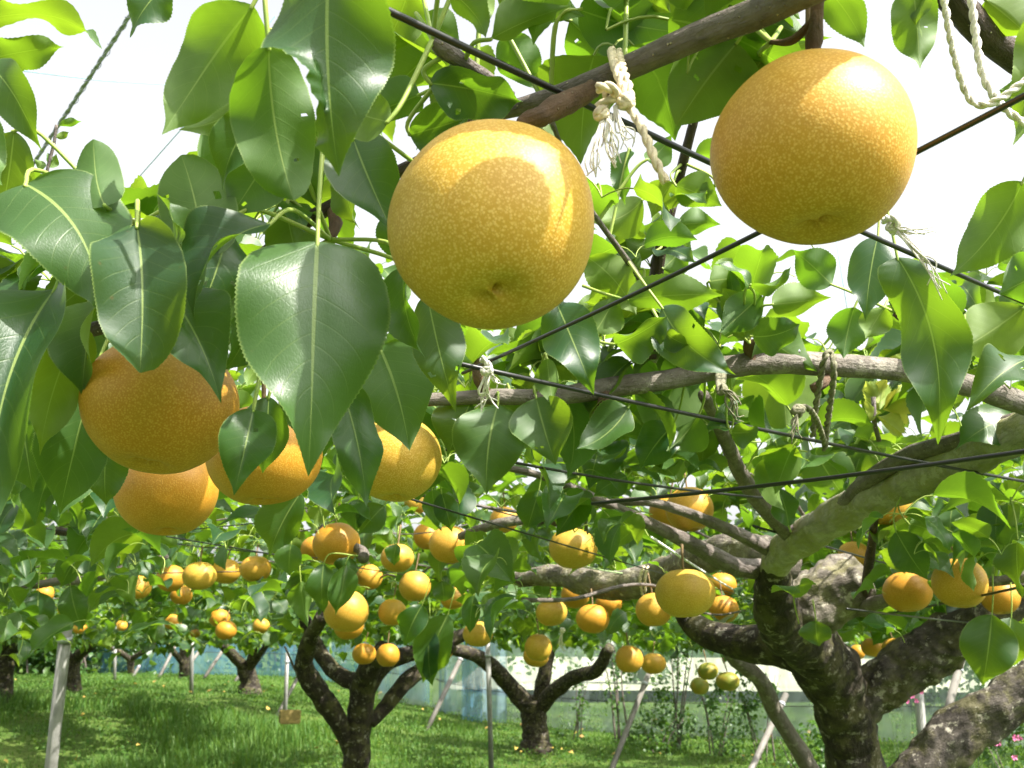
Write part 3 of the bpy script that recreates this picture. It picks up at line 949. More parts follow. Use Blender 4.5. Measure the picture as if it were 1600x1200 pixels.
bRight = empty("pear_branch", P(1500, 10, .7))
tag(bRight, "dark leafy branch with rope loops in the top right corner", "branch", "pear branches overhead")
limb("branch", [(1400, -90, .68, 44), (1490, 0, .7, 46), (1540, 55, .72, 46), (1600, 100, .74, 46), (1720, 190, .78, 46)], M['bark_dark'], bRight, 14, .08, 50, 8, 91)

# ------------------------------------------------------------------ hero leaves
# owner, base x, y, tip x, y, width px, depth, depth change to tip, turn (0 upper side to lens, 180 under side), options
LB, TB, RB, RTREE = bLeft, bTop, bRight, tR
HERO = [
    # upper left corner
    (LB, -45, 38, 162, 72, 62, .60, -.02, 235, dict(hump=.16, fold=.2)),
    (LB, -30, 95, 101, 72, 62, .62, .0, 200, dict(hump=.05)),
    (LB, -25, 95, 62, 236, 78, .58, .0, 25, dict(hump=.14, bend=-.14, fold=.15)),
    (LB, -35, 165, 4, 290, 90, .60, -.02, 170, dict(bend=-.12)),
    (LB, 22, 205, 0, 345, 92, .66, .02, 20, dict()),
    (LB, -30, 330, 30, 312, 40, .7, .0, 200, dict()),
    (LB, 395, 8, 257, 212, 150, .50, .01, 205, dict(hump=.12, bend=-.08, fold=.35)),
    (LB, 262, -25, 202, 58, 70, .56, .0, 35, dict(hump=.1)),
    (LB, 408, 128, 280, 203, 78, .60, .0, 190, dict(hump=.1, bend=.1)),
    (LB, 425, 70, 352, 135, 60, .66, .0, 200, dict()),
    (LB, 164, 322, 148, 222, 78, .525, .02, 168, dict(hump=.06, bend=.06, round=3, fold=.15, cup=.1, wave=.02, twist=.1)),
    (LB, 40, 288, 158, 490, 190, .53, -.03, -12, dict(hump=.07, bend=-.10, fold=.12, cup=-.2, wave=.06, round=2)),
    (LB, 214, 352, 218, 580, 132, .52, -.03, 4, dict(hump=.08, wave=.09, fold=.42, twist=.25, bend=-.03, round=3)),
    (LB, 314, 402, 284, 244, 128, .56, .03, 170, dict(hump=.06, wave=.03, round=3, fold=.12, cup=.1, twist=.1)),
    (LB, 392, 176, 330, 330, 104, .64, .02, 170, dict(hump=.08)),
    (LB, 418, 168, 347, 297, 74, .54, .0, 12, dict(hump=.1, fold=.4, bend=.08)),
    (LB, 432, 228, 358, 342, 110, .58, .01, 188, dict(hump=.05, fold=.2)),
    (LB, 358, 352, 302, 514, 108, .58, -.02, -20, dict(hump=.12, fold=.35)),
    (LB, 422, 350, 300, 494, 118, .55, -.02, 55, dict(hump=.16, fold=.7, bend=.08)),
    (LB, 300, 330, 262, 432, 74, .60, .0, 40, dict(fold=.7)),
    (LB, 262, 400, 246, 300, 62, .54, .0, 60, dict(fold=.6, bend=.1)),
    (LB, 392, 470, 352, 580, 90, .60, .0, -30, dict(fold=.6)),
    (LB, 150, 470, 128, 620, 92, .60, .0, 45, dict(fold=.5)),
    (LB, 448, 330, 470, 420, 80, .66, .0, 170, dict()),
    (LB, 470, 215, 500, 330, 84, .62, .0, 25, dict(fold=.6)),
    (LB, 330, 560, 320, 690, 90, .68, .0, 10, dict(fold=.5)),
    (LB, 30, 640, 50, 770, 96, .66, .0, 20, dict(fold=.5)),
    (LB, 440, 560, 470, 690, 96, .70, .0, -20, dict(fold=.5)),
    (LB, 240, 432, 346, 626, 120, .56, -.03, -18, dict(hump=.08, fold=.55, wave=.08)),
    (LB, 352, 420, 372, 566, 84, .63, -.02, 10, dict(fold=.4)),
    (LB, 86, 452, -12, 838, 160, .53, -.05, 20, dict(hump=.09, fold=.45, bend=.05, wave=.07, twist=.6, round=2)),
    (LB, 128, 505, 62, 712, 92, .60, .0, 160, dict(hump=.05)),
    (LB, 140, 610, 92, 806, 108, .66, .0, 5, dict(fold=.3)),
    (LB, 66, 700, 30, 800, 56, .7, .0, 60, dict()),
    (LB, 168, 690, 166, 790, 70, .72, .0, 0, dict()),
    # the great heart shaped leaf and its neighbours
    (LB, 496, 378, 486, 738, 232, .50, -.04, -10, dict(hump=.08, fold=.16, wave=.06, cup=-.25, bend=.02, twist=.35, round=2)),
    (LB, 516, -75, 528, 272, 205, .42, .0, 6, dict(hump=.05, fold=.15, torn=1)),
    (LB, 420, 72, 458, 312, 132, .48, .02, 172, dict(hump=.08, fold=.2, bend=-.03, round=3, twist=.1)),
    (LB, 574, 60, 536, 150, 60, .47, .0, 150, dict(hump=.1)),
    (TB, 606, 190, 536, 170, 80, .52, .01, 188, dict(hump=.06, round=3, fold=.15)),
    (TB, 656, 148, 545, 190, 72, .60, .03, 165, dict(hump=.12)),
    (LB, 552, 216, 616, 368, 108, .58, -.02, 4, dict(hump=.08, fold=.3)),
    (LB, 536, 262, 560, 360, 60, .60, .0, 50, dict()),
    (LB, 612, 330, 628, 420, 60, .66, .0, 0, dict()),
    (LB, 532, 602, 573, 792, 84, .56, -.02, -14, dict(hump=.05, fold=.3)),
    (LB, 592, 540, 640, 704, 142, .66, -.03, 0, dict(hump=.04, fold=.2, round=2)),
    (LB, 520, 560, 560, 650, 92, .70, .0, 10, dict(fold=.35)),
    (LB, 668, 462, 712, 644, 82, .63, -.02, 8, dict(hump=.08, fold=.25)),
    (LB, 632, 415, 664, 560, 58, .60, .0, 35, dict(hump=.1)),
    (LB, 560, 600, 580, 680, 40, .68, .0, 60, dict()),
    (LB, 396, 640, 366, 772, 86, .57, -.02, 0, dict(hump=.06)),
    (LB, 420, 620, 410, 740, 74, .62, .0, 5, dict()),
    (LB, 470, 770, 420, 870, 70, .9, .0, 10, dict()),
    # top centre
    (TB, 690, 60, 600, 148, 110, .62, .02, 170, dict(hump=.05)),
    (TB, 640, -20, 590, 95, 90, .60, .02, 175, dict()),
    (TB, 655, 30, 720, 70, 60, .58, .0, 190, dict()),
    (TB, 700, -15, 762, 58, 66, .53, .0, 215, dict(hump=.1)),
    (TB, 740, -50, 762, 40, 60, .55, .0, 160, dict()),
    (TB, 765, 62, 890, 8, 58, .54, .0, 205, dict(hump=.14)),
    (TB, 672, 130, 820, 162, 92, .56, .02, 28, dict(hump=.05, bend=-.06)),
    (TB, 640, 210, 735, 182, 88, .58, .0, 12, dict(hump=.08)),
    (TB, 726, 168, 668, 120, 70, .60, .0, 195, dict()),
    (TB, 790, 55, 842, 142, 74, .64, .02, 175, dict()),
    (TB, 905, 15, 1086, 52, 118, .60, .04, 182, dict(hump=.05, wave=.02)),
    (TB, 890, 32, 1012, 112, 96, .62, .03, 178, dict(hump=.04)),
    (TB, 780, -25, 912, 25, 92, .58, .02, 178, dict()),
    (TB, 1000, -45, 1092, 14, 90, .60, .02, 180, dict()),
    (TB, 1018, 100, 1002, 178, 66, .64, .0, 165, dict()),
    (TB, 1152, 66, 1058, 196, 142, .56, .03, 186, dict(hump=.05, wave=.02, round=1)),
    (TB, 1215, 62, 1150, 148, 82, .57, .02, 190, dict(hump=.05, round=1)),
    (TB, 1150, 20, 1270, 66, 62, .55, .0, 178, dict()),
    (TB, 1290, -20, 1352, 74, 62, .53, .0, 190, dict(hump=.1)),
    (TB, 1200, 92, 1300, 58, 50, .58, .0, 200, dict()),
    (TB, 1170, -40, 1250, 30, 80, .62, .0, 180, dict()),
    (TB, 838, 200, 880, 232, 46, .66, .0, 175, dict()),
    # gap between the two large pears
    (TB, 1004, 312, 926, 348, 66, .95, .0, 190, dict(hump=.14, bend=.10)),
    (TB, 1056, 290, 1128, 322, 62, .96, .0, 200, dict(hump=.12)),
    (TB, 1052, 285, 1018, 340, 58, .97, .02, 170, dict()),
    (TB, 1060, 352, 1126, 350, 44, .98, .0, 195, dict(hump=.2)),
    (TB, 1024, 392, 975, 372, 40, 1.0, .0, 200, dict(hump=.15)),
    (TB, 1036, 420, 1072, 380, 54, 1.02, .0, 170, dict()),
    (TB, 1000, 420, 958, 400, 50, 1.0, .0, 180, dict()),
    (TB, 985, 235, 975, 320, 40, .85, .0, 30, dict()),
    (TB, 1010, 250, 1050, 210, 44, .8, .0, 160, dict()),
    (TB, 1118, 290, 1095, 310, 28, .96, .0, 160, dict()),
    # right of centre, over the grey branch
    (RTREE, 978, 468, 1130, 460, 68, .90, -.02, 200, dict(hump=.12, fold=.3)),
    (RTREE, 962, 538, 1042, 494, 62, .88, -.02, 35, dict(hump=.1, round=1)),
    (RTREE, 1034, 480, 1149, 586, 78, .88, -.03, 8, dict(hump=.08, bend=.08, fold=.2)),
    (RTREE, 868, 470, 928, 614, 88, .84, -.03, -8, dict(hump=.05, fold=.2)),
    (RTREE, 918, 402, 994, 492, 70, .92, .0, 190, dict(hump=.1, bend=.06)),
    (RTREE, 930, 520, 966, 458, 58, .92, .0, 165, dict()),
    (RTREE, 1040, 520, 1078, 540, 40, .86, .0, 30, dict()),
    (RTREE, 1190, 460, 1124, 520, 62, 1.0, .0, 175, dict()),
    (RTREE, 1165, 530, 1130, 450, 52, 1.02, .0, 160, dict(round=1)),
    (RTREE, 1206, 476, 1298, 464, 56, 1.0, .0, 195, dict(hump=.1)),
    (RTREE, 1176, 526, 1250, 506, 70, 1.02, .0, 30, dict(hump=.1)),
    (RTREE, 1182, 522, 1275, 580, 92, 1.04, .02, 175, dict()),
    (RTREE, 1172, 446, 1238, 416, 34, .98, .0, 60, dict()),
    (RTREE, 1172, 450, 1112, 412, 34, .98, .0, 70, dict()),
    (RTREE, 1108, 440, 1186, 436, 66, 1.04, .0, 185, dict(hump=.16)),
    (RTREE, 1150, 520, 1140, 420, 50, 1.04, .0, 160, dict()),
    (RTREE, 1300, 445, 1240, 390, 66, .96, .0, 175, dict(hump=.1)),
    (RTREE, 1372, 368, 1352, 500, 76, .86, -.02, 10, dict(hump=.06)),
    (RTREE, 1335, 480, 1318, 560, 66, 1.0, .0, 178, dict()),
    (RTREE, 1402, 402, 1462, 694, 108, .80, -.03, 14, dict(hump=.04, bend=-.10, twist=.9, fold=.3)),
    (RTREE, 1382, 480, 1352, 530, 50, .95, .0, 180, dict()),
    (RTREE, 1600, 480, 1496, 548, 100, .88, .0, 180, dict()),
    (RTREE, 1610, 560, 1510, 640, 74, .86, -.02, 24, dict(hump=.15)),
    (RTREE, 1500, 560, 1462, 650, 56, .84, .0, 60, dict()),
    (RB, 1598, 284, 1486, 432, 100, .76, .03, 190, dict(hump=.06, bend=.05)),
    (RB, 1640, 420, 1560, 460, 90, .80, .02, 180, dict()),
    (RB, 1600, 400, 1540, 350, 70, .84, .02, 170, dict()),
    (RB, 1425, -30, 1436, 110, 76, .62, .0, 165, dict(hump=.06)),
    (RB, 1462, -30, 1440, 60, 36, .62, .0, 60, dict()),
    (RB, 1625, 10, 1582, 228, 88, .62, .0, 178, dict(hump=.1, bend=.1)),
    (RB, 1540, 0, 1610, 60, 80, .7, .0, 182, dict()),
    (RB, 1640, 150, 1560, 140, 60, .72, .0, 175, dict()),
    # below the grey branch
    (RTREE, 1068, 560, 1020, 700, 112, 1.3, .0, 178, dict(wave=.02)),
    (RTREE, 1216, 560, 1230, 690, 124, 1.35, .0, 176, dict(wave=.02)),
    (RTREE, 778, 632, 760, 772, 116, 1.0, -.02, 4, dict(fold=.22)),
    (RTREE, 735, 630, 700, 710, 92, 1.02, .0, 6, dict()),
    (RTREE, 838, 622, 868, 726, 98, 1.0, -.02, 2, dict(fold=.2)),
    (RTREE, 790, 612, 780, 690, 80, 1.04, .0, 175, dict()),
    (RTREE, 982, 636, 900, 702, 70, 1.0, -.02, 30, dict(hump=-.06, bend=-.08)),
    (RTREE, 1092, 648, 1042, 706, 58, 1.1, .0, 200, dict(hump=.14)),
    (RTREE, 1052, 664, 1000, 734, 72, 1.12, .0, 20, dict()),
    (RTREE, 1142, 672, 1104, 668, 40, 1.08, .0, 50, dict(round=1)),
    (RTREE, 1142, 676, 1186, 672, 46, 1.08, .0, 40, dict(round=1)),
    (RTREE, 1120, 640, 1160, 664, 38, 1.1, .0, 190, dict()),
    (RTREE, 855, 560, 866, 640, 40, .98, .0, 160, dict()),
    (RTREE, 1365, 660, 1332, 756, 78, 1.8, .0, 10, dict(fold=.3)),
    (RTREE, 1270, 700, 1330, 790, 80, 1.8, .0, 12, dict()),
    (RTREE, 1240, 695, 1200, 730, 60, 1.8, .0, 185, dict()),
    (RTREE, 1196, 690, 1270, 660, 60, 1.8, .0, 182, dict()),
    (RTREE, 1232, 822, 1216, 762, 44, 1.5, .0, 20, dict(round=1)),
    (RTREE, 980, 745, 928, 775, 52, 1.5, .0, 20, dict()),
    (RTREE, 915, 770, 868, 838, 56, 1.55, -.02, 4, dict()),
    (RTREE, 842, 765, 822, 832, 50, 1.5, .0, 4, dict()),
    (RTREE, 1400, 830, 1450, 906, 58, 1.55, .0, 0, dict()),
    (RTREE, 1420, 818, 1497, 856, 40, 1.6, .0, 190, dict(hump=.12)),
    (RTREE, 1560, 850, 1482, 890, 50, 1.5, .0, 60, dict(hump=.2)),
    (RTREE, 1590, 840, 1598, 935, 50, 1.3, .0, 40, dict()),
    (RTREE, 1550, 960, 1535, 1072, 84, 1.7, .0, 0, dict()),
    (RTREE, 1580, 965, 1570, 1050, 70, 1.75, .0, 10, dict()),
    (RTREE, 1275, 970, 1280, 1010, 50, 1.9, .0, 10, dict()),
    # middle cluster over the dark trunk
    (t2, 540, 882, 524, 962, 42, 2.0, -.02, 4, dict()),
    (t2, 506, 880, 505, 958, 44, 2.0, .0, 15, dict()),
    (t2, 470, 908, 480, 980, 36, 2.0, .0, 165, dict()),
    (t2, 545, 870, 535, 900, 36, 2.05, .0, 5, dict()),
    (t2, 660, 945, 632, 1010, 46, 2.4, .0, 15, dict(wave=.09)),
    (t2, 705, 845, 690, 912, 34, 2.3, .0, 30, dict(bend=.1)),
    (t2, 690, 908, 694, 940, 34, 2.3, .0, 0, dict(round=1)),
    (t2, 740, 930, 734, 990, 30, 2.2, .0, 0, dict()),
    (t2, 700, 960, 660, 1068, 62, 2.6, .0, 0, dict()),
    (t2, 672, 980, 676, 1072, 40, 2.6, .0, 20, dict()),
    (t2, 620, 850, 616, 884, 28, 2.2, .0, 20, dict()),
    (t2, 600, 790, 560, 835, 50, 1.5, .0, 14, dict()),
    (t2, 690, 770, 706, 832, 40, 1.5, .0, 10, dict()),
    (t2, 560, 780, 556, 830, 44, 1.5, .0, 12, dict()),
    (t2, 675, 765, 690, 830, 40, 1.5, .0, 160, dict()),
    (t2, 455, 850, 452, 900, 44, 1.8, .0, 10, dict()),
    # low left
    (FT[3], 130, 860, 95, 918, 40, 2.2, .0, 14, dict()),
    (FT[3], 212, 832, 228, 880, 34, 2.2, .0, 5, dict()),
    (FT[3], 110, 915, 130, 985, 46, 2.3, .0, 5, dict()),
    (FT[3], 60, 925, 62, 990, 56, 2.3, .0, 10, dict()),
    (FT[3], 205, 875, 210, 910, 26, 2.4, .0, 10, dict()),
]
BLUNT_T = np.array([0, .02, .06, .14, .28, .45, .6, .74, .85, .92, .97, 1])
BLUNT_W = np.array([.12, .34, .55, .77, .95, 1., .98, .90, .74, .55, .32, .03])
HEART_T = np.array([0, .008, .03, .08, .17, .27, .36, .46, .56, .66, .76, .85, .92, .965, 1])
HEART_W = np.array([.25, .46, .66, .84, .97, 1., .985, .92, .81, .65, .46, .28, .14, .06, .004])
ROUND_T = np.array([0, .02, .07, .15, .3, .45, .6, .75, .87, .95, 1])
ROUND_W = np.array([.04, .25, .52, .76, .97, 1., .93, .74, .48, .22, .01])


def blade_frame(base, tip, turn):
    base, tip = Vector(base), Vector(tip)
    Y = (tip - base).normalized()
    V = (CAM - (base + tip) / 2).normalized()
    Z = (V - Y * V.dot(Y)).normalized()
    Z = Matrix.Rotation(R(turn), 3, Y) @ Z
    X = Y.cross(Z)
    return Matrix((X, Y, Z)).transposed()


def hero_leaf(owner, bx, by, tx, ty, wd, d, dd, turn, opt, idx):
    base, tip = P(bx, by, d), P(tx, ty, d + dd)
    L = (tip - base).length
    W = wd * d / FPX
    o = dict(opt)
    rnd_ = o.pop('round', 0)
    lr = random.Random(idx)
    o.setdefault('fold', lr.uniform(.15, .55))
    o.setdefault('hump', lr.uniform(.04, .16))
    o.setdefault('wave', lr.uniform(.04, .11))
    o.setdefault('twist', lr.uniform(-.7, .7))
    o.setdefault('bend', lr.uniform(-.04, .04))
    o.setdefault('curl_tip', lr.uniform(0, .12))
    o['ph'] = lr.random()
    o['pucker'] = lr.uniform(.001, .004)
    o.setdefault('cup', lr.uniform(-.5, .6))
    big = wd > 70
    global T_PROF, W_PROF
    keep = T_PROF, W_PROF
    if rnd_ == 3:
        T_PROF, W_PROF = BLUNT_T, BLUNT_W
    elif rnd_ == 2:
        T_PROF, W_PROF = HEART_T, HEART_W
    elif rnd_:
        T_PROF, W_PROF = ROUND_T, ROUND_W
    n = 110 if wd > 100 else 72 if big else 40
    o.setdefault('teeth', .011 if wd > 100 else .014 if big else .02)
    V, F, UV = leaf_blade(L, W, n, 6 if big else 3, **o)
    if big and lr.random() < .45:
        # insect holes
        for _ in range(lr.randint(1, 3)):
            hu, hv, hr = lr.uniform(.12, .88), lr.uniform(.2, .8), lr.uniform(.012, .035)
            if abs(hu - .5) < .06:
                continue
            cu = UV[F].mean(axis=1)
            a_ = np.arctan2(cu[:, 1] - hv, cu[:, 0] - hu)
            dq = np.hypot((cu[:, 0] - hu) * W / L, cu[:, 1] - hv)
            F = F[dq > hr * (1 + .35 * np.sin(3 * a_ + hu * 9))]
    T_PROF, W_PROF = keep
    Mx = blade_frame(base, tip, turn)
    V = V @ np.array(Mx).T + np.array(base)
    # stalk to the nearest branch of its owner
    y = np.array(tip - base) / L
    b = np.array(base)
    best, bd = None, .11
    for q in PATHS.get(owner.name, []):
        dv = np.linalg.norm(q[:, :3] - b, axis=1)
        k = dv.argmin()
        if dv[k] < bd:
            bd, best = dv[k], q[k, :3]
    L2 = min(.05, L * .45)
    if best is None:
        best = b - y * L2 + np.array([0, 0.008, .018])
    mid = b - y * min(L2, bd) * .5 + np.array([0, 0, .006])
    path = catmull([b + y * L * .02, b, mid * .6 + (b + best) / 2 * .4, best], 5)
    pv, pf = tube_q(path, np.linspace(.0009, .0015, len(path)), 6)
    mi = np.concatenate([np.zeros(len(F), int), np.ones(len(pf), int)])
    F = np.vstack([F, pf + len(V)])
    UV = np.vstack([UV, np.full((len(pv), 2), .5)])
    V = np.vstack([V, pv])
    V -= np.array(base)
    me = mesh("leaf", V, F, [M['leaf'], M['petiole']], uv=UV, mi=mi)
    ob = bpy.data.objects.new("leaf", me)
    COL.objects.link(ob)
    ob.parent = owner
    ob.location = base - owner.location
    return ob


COUNT = {}
for i, h in enumerate(HERO):
    hero_leaf(*h, idx=i)
    COUNT[h[0].name] = COUNT.get(h[0].name, 0) + 1

# ------------------------------------------------------------------ canopy on the trellis
TREES = [tR, t2, t3] + FT
TPOS = [(t.location.x, t.location.y) for t in TREES]


def nearest_tree(x, y):
    return TREES[min(range(len(TREES)), key=lambda k: (TPOS[k][0] - x) ** 2 + (TPOS[k][1] - y) ** 2)]


def in_view(v, pad=120):
    r = Vector(v) - CAM
    if r.dot(FW) < .2:
        return False
    x, y, d = proj(v)
    return -pad < x < 1600 + pad and -pad < y < 1200 + pad


SKY_HOLES = [(60, 130, 190, 150), (250, 240, 60, 70), (640, 190, 60, 40), (1020, 250, 95, 70), (1290, 480, 75, 55), (1420, 240, 130, 110), (1130, 380, 60, 40),
             (1200, 400, 90, 20), (300, 60, 60, 120)]
KEEP_PEARS = [p for p in PEAR_POS]


def culled(v, size, free=True):
    """leaves that would hide a fruit, fill a gap of open sky or stand right in the sun of a fruit"""
    x, y, d = proj(v)
    for (c, r, px, py, dia, pd) in KEEP_PEARS:
        if d < pd + .02:
            q = (x - px) ** 2 + (y - py) ** 2
            if dia > 120:
                if q < (dia * .5 + size * FPX / d * .5) ** 2:
                    return True
            elif q < (dia * .5 + size * FPX / d * (.10 + .28 * ((px * 7 + py) % 10 > 3))) ** 2 and random.random() < .94:
                return True
            elif q < (dia * .5 + size * FPX / d * .40) ** 2 and y > py - dia * .1 and random.random() < .6:
                return True
        if dia > 30:
            k = (v - c).dot(SUN)
            if 0 < k < 1.2 and ((v - c) - SUN * k).length < r + size * .35 and random.random() < .55:
                return True
    q = (KEEP_LINES[:, 0] - x) ** 2 + (KEEP_LINES[:, 1] - y) ** 2 < (KEEP_LINES[:, 3] + size * FPX / d * .33) ** 2
    if (q & (KEEP_LINES[:, 2] > d)).any() and random.random() < .93:
        return True
    rel = np.array(v)[None] - SUN_KEEP[:, :3]
    k = rel @ np.array(SUN)
    off = np.linalg.norm(rel - k[:, None] * np.array(SUN)[None], axis=1)
    if ((k > 0) & (k < 1.5) & (off < SUN_KEEP[:, 3] + size * .35)).any() and random.random() < .95:
        return True
    if y > 1004 + 30 * noise.noise(Vector((x * .015, 4, 2))) and d < 12 and random.random() < .96:
        return True
    for (hx_, hy_, a, b) in SKY_HOLES:
        if ((x - hx_) / a) ** 2 + ((y - hy_) / b) ** 2 < 1 and random.random() < .96:
            return True
    if free and y < np.interp(x, SKYLINE[0], SKYLINE[1]) + 25 * noise.noise(Vector((x * .02, 1, 1))) and random.random() < .95:
        return True
    return False


SKYLINE = ((-100, 0, 250, 450, 600, 700, 850, 1000, 1100, 1200, 1290, 1350, 1430, 1500, 1600, 1700),
           (330, 330, 320, 250, 200, 220, 330, 385, 390, 420, 520, 520, 430, 320, 290, 290))
KEEP_LINES = []
for tn, ks, wdn in ((tR, (0, 1, 2, 3, 4, 5), .10), (tR, (7, 8, 9, 10, 13), .05), (t2, (0, 1, 2, 3, 4), .05), (tS, (0,), .1), (bTop, (0, 1), 0), (t3, (0, 1, 2, 3), .0)):
    for k in ks:
        for row in PATHS[tn.name][k][::3]:
            x_, y_, d_ = proj(row[:3])
            KEEP_LINES.append((x_, y_, d_, row[3] * FPX / d_))
for (xa, ya), (xb, yb), hh in (((925, 787), (1600, 697), .175), ((735, 571), (1600, 748), .235), ((735, 577), (1530, 174), .242), ((780, 715), (1110, 765), .20)):
    for t_ in np.linspace(0, 1, 50):
        x_, y_ = xa + (xb - xa) * t_, ya + (yb - ya) * t_
        KEEP_LINES.append((x_, y_, proj(H(x_, y_, hh))[2], 1))
KEEP_LINES = np.array(KEEP_LINES)
SUN_KEEP = np.vstack([PATHS[tR.name][2][::4, :4], PATHS[tR.name][4][::4, :4], PATHS[tR.name][3][::6, :4]])
KEEP_LINES = np.vstack([KEEP_LINES, [(952, 170, .5, 45), (1010, 230, .49, 30)]])
near, mid, far = {}, {}, {}


def spur_cluster(p, owner, store, n, smin, smax, free=True):
    a0 = random.random() * 6.28
    for k in range(n):
        az = a0 + k * 2.4 + random.uniform(-.4, .4)
        tilt = random.uniform(-.75, .55)
        roll = random.gauss(0, .35)
        s = random.uniform(smin, smax)
        m = leaf_matrix(p, az, tilt, roll, s)
        c = m @ Vector((0, .8, .05))
        if culled(c, s, free):
            continue
        store.setdefault(owner.name, []).append((m, c))


def lateral_world(p0, ang, length, z0, rad, owner, nseg=6, wob=.10, mat='bark_young', sides=6, draw=True):
    pts = []
    x, y = p0
    for i in range(nseg + 1):
        pts.append((x, y, z0 + random.uniform(-.03, .03), rad * (1 - .55 * i / nseg)))
        ang += random.gauss(0, wob)
        x += math.cos(ang) * length / nseg
        y += math.sin(ang) * length / nseg
    q = catmull(pts, 4)
    if draw:
        V, F = tube_geo(q[:, :3], q[:, 3], sides, .12, 25, random.random() * 50)
        me = mesh("branch", V, F, M[mat])
        bark_coords(me, q, sides, random.random() * 9)
        link("branch", me, owner)
    return q


def visible_depth(v):
    return proj(v)[2]


# explicit leafy places near the lens (on the branches already built)
def grow_on(owner, k, t0, t1, n, smin, smax, jit=.02, leaves=(4, 7)):
    q = PATHS[owner.name][k]
    for i in range(n):
        t = random.uniform(t0, t1)
        p = Vector(q[int(t * (len(q) - 1)), :3]) + Vector((random.gauss(0, jit), random.gauss(0, jit), abs(random.gauss(.01, jit))))
        spur_cluster(p, owner, near, random.randint(*leaves), smin, smax, owner is tR)


grow_on(tR, 13, .02, .95, 22, .06, .10)
grow_on(tR, 12, .3, 1, 2, .06, .08)
grow_on(tR, 2, .35, .95, 10, .06, .09, .05)
grow_on(tR, 7, .3, 1, 7, .06, .09, .03)
grow_on(tR, 8, .2, 1, 9, .06, .09, .03)
grow_on(tR, 9, .2, 1, 7, .06, .09, .03)
grow_on(tR, 10, .1, 1, 8, .06, .09, .04)
grow_on(tR, 11, .1, 1, 6, .06, .09, .03)
grow_on(bLeft, 0, .42, .98, 10, .06, .09, .03)
grow_on(bTop, 0, .25, .85, 5, .06, .09, .02, (3, 5))
grow_on(bTop, 6, .35, .9, 4, .045, .065, .01, (2, 4))
grow_on(bTop, 5, .4, 1, 3, .05, .07, .01, (2, 3))

# unseen leaf clusters added in the sun's path to dapple the sunlight
for i in range(16):
    v = P(random.uniform(250, 900), random.uniform(60, 800), random.uniform(.5, .7)) + SUN * random.uniform(.14, .45)
    if v.z < CAM.z + .2 or in_view(v, 90):
        continue
    spur_cluster(v, bLeft if v.x < 0 else bTop, near, 2, .05, .08, False)
SHADE = []


def shade_leaf(owner, centre, off, t, L, W, turn):
    """a leaf added above a fruit, about square to the sun, to shade it"""
    c_ = Vector(centre) + SUN * t
    Z = SUN.copy()
    Y = (-UP + Z * UP.dot(Z)).normalized()
    X0 = Y.cross(Z)
    c_ = c_ - X0 * off[0] - Y * off[1]
    Y = Matrix.Rotation(R(turn), 3, Z) @ Y
    X = Y.cross(Z)
    V, F, UV = leaf_blade(L, W, 30, 3, fold=.12, hump=.04, wave=.03, teeth=.02, ph=t * 9)
    V[:, 1] -= L * .5
    V = V @ np.array(Matrix((X, Y, Z)).transposed()).T
    ob = bpy.data.objects.new("leaf", mesh("leaf", V, F, [M['leaf'], M['petiole']], uv=UV))
    COL.objects.link(ob)
    ob.parent = owner
    ob.location = c_ - owner.location


shade_leaf(bTop, PEAR_POS[0][0], (.000, .012), .24, .125, .060, 4)  # leaves added only to throw shade on the near pears
shade_leaf(bTop, PEAR_POS[0][0], (-.055, -.03), .26, .09, .05, 10)
shade_leaf(bTop, PEAR_POS[1][0], (-.036, .040), .20, .12, .070, 35)
shade_leaf(bLeft, PEAR_POS[2][0], (-.028, .01), .30, .12, .068, 10)
shade_leaf(bLeft, PEAR_POS[2][0], (.036, .005), .26, .13, .080, -10)
shade_leaf(bLeft, PEAR_POS[3][0], (-.018, .0), .34, .11, .07, 0)
shade_leaf(bLeft, PEAR_POS[4][0], (.0, .0), .34, .12, .08, 20)

# leaf clusters added along the sun's path to keep the trunks in shade
TRUNK_ROWS = np.vstack([PATHS[tR.name][0], PATHS[tR.name][5], PATHS[tR.name][14], PATHS[t2.name][0], PATHS[t2.name][1]])
for i in range(230):
    row = TRUNK_ROWS[random.randrange(len(TRUNK_ROWS))]
    v = Vector(row[:3]) + SUN * random.uniform(.6, 3.2) + Vector((random.gauss(0, .12), random.gauss(0, .12), 0))
    if not 1.72 < v.z < 2.4 or (in_view(v, 60) and v.y < 2.2) or v.y < -.6:
        continue
    spur_cluster(v, tR, near if v.y < 2.6 else mid, 4, .07, .11)

# leaves round every fruit stalk
for (c, r, px, py, dia, pd) in PEAR_POS:
    if dia > 120:
        continue
    ow = nearest_tree(c.x, c.y)
    for k in range(3 if dia > 40 else 2):
        p = c + Vector((random.gauss(0, .045), random.gauss(.02, .05), r * .8 + random.uniform(.02, .07)))
        spur_cluster(p, ow, near if pd < 2.9 else mid, random.randint(4, 6), .06, .095)

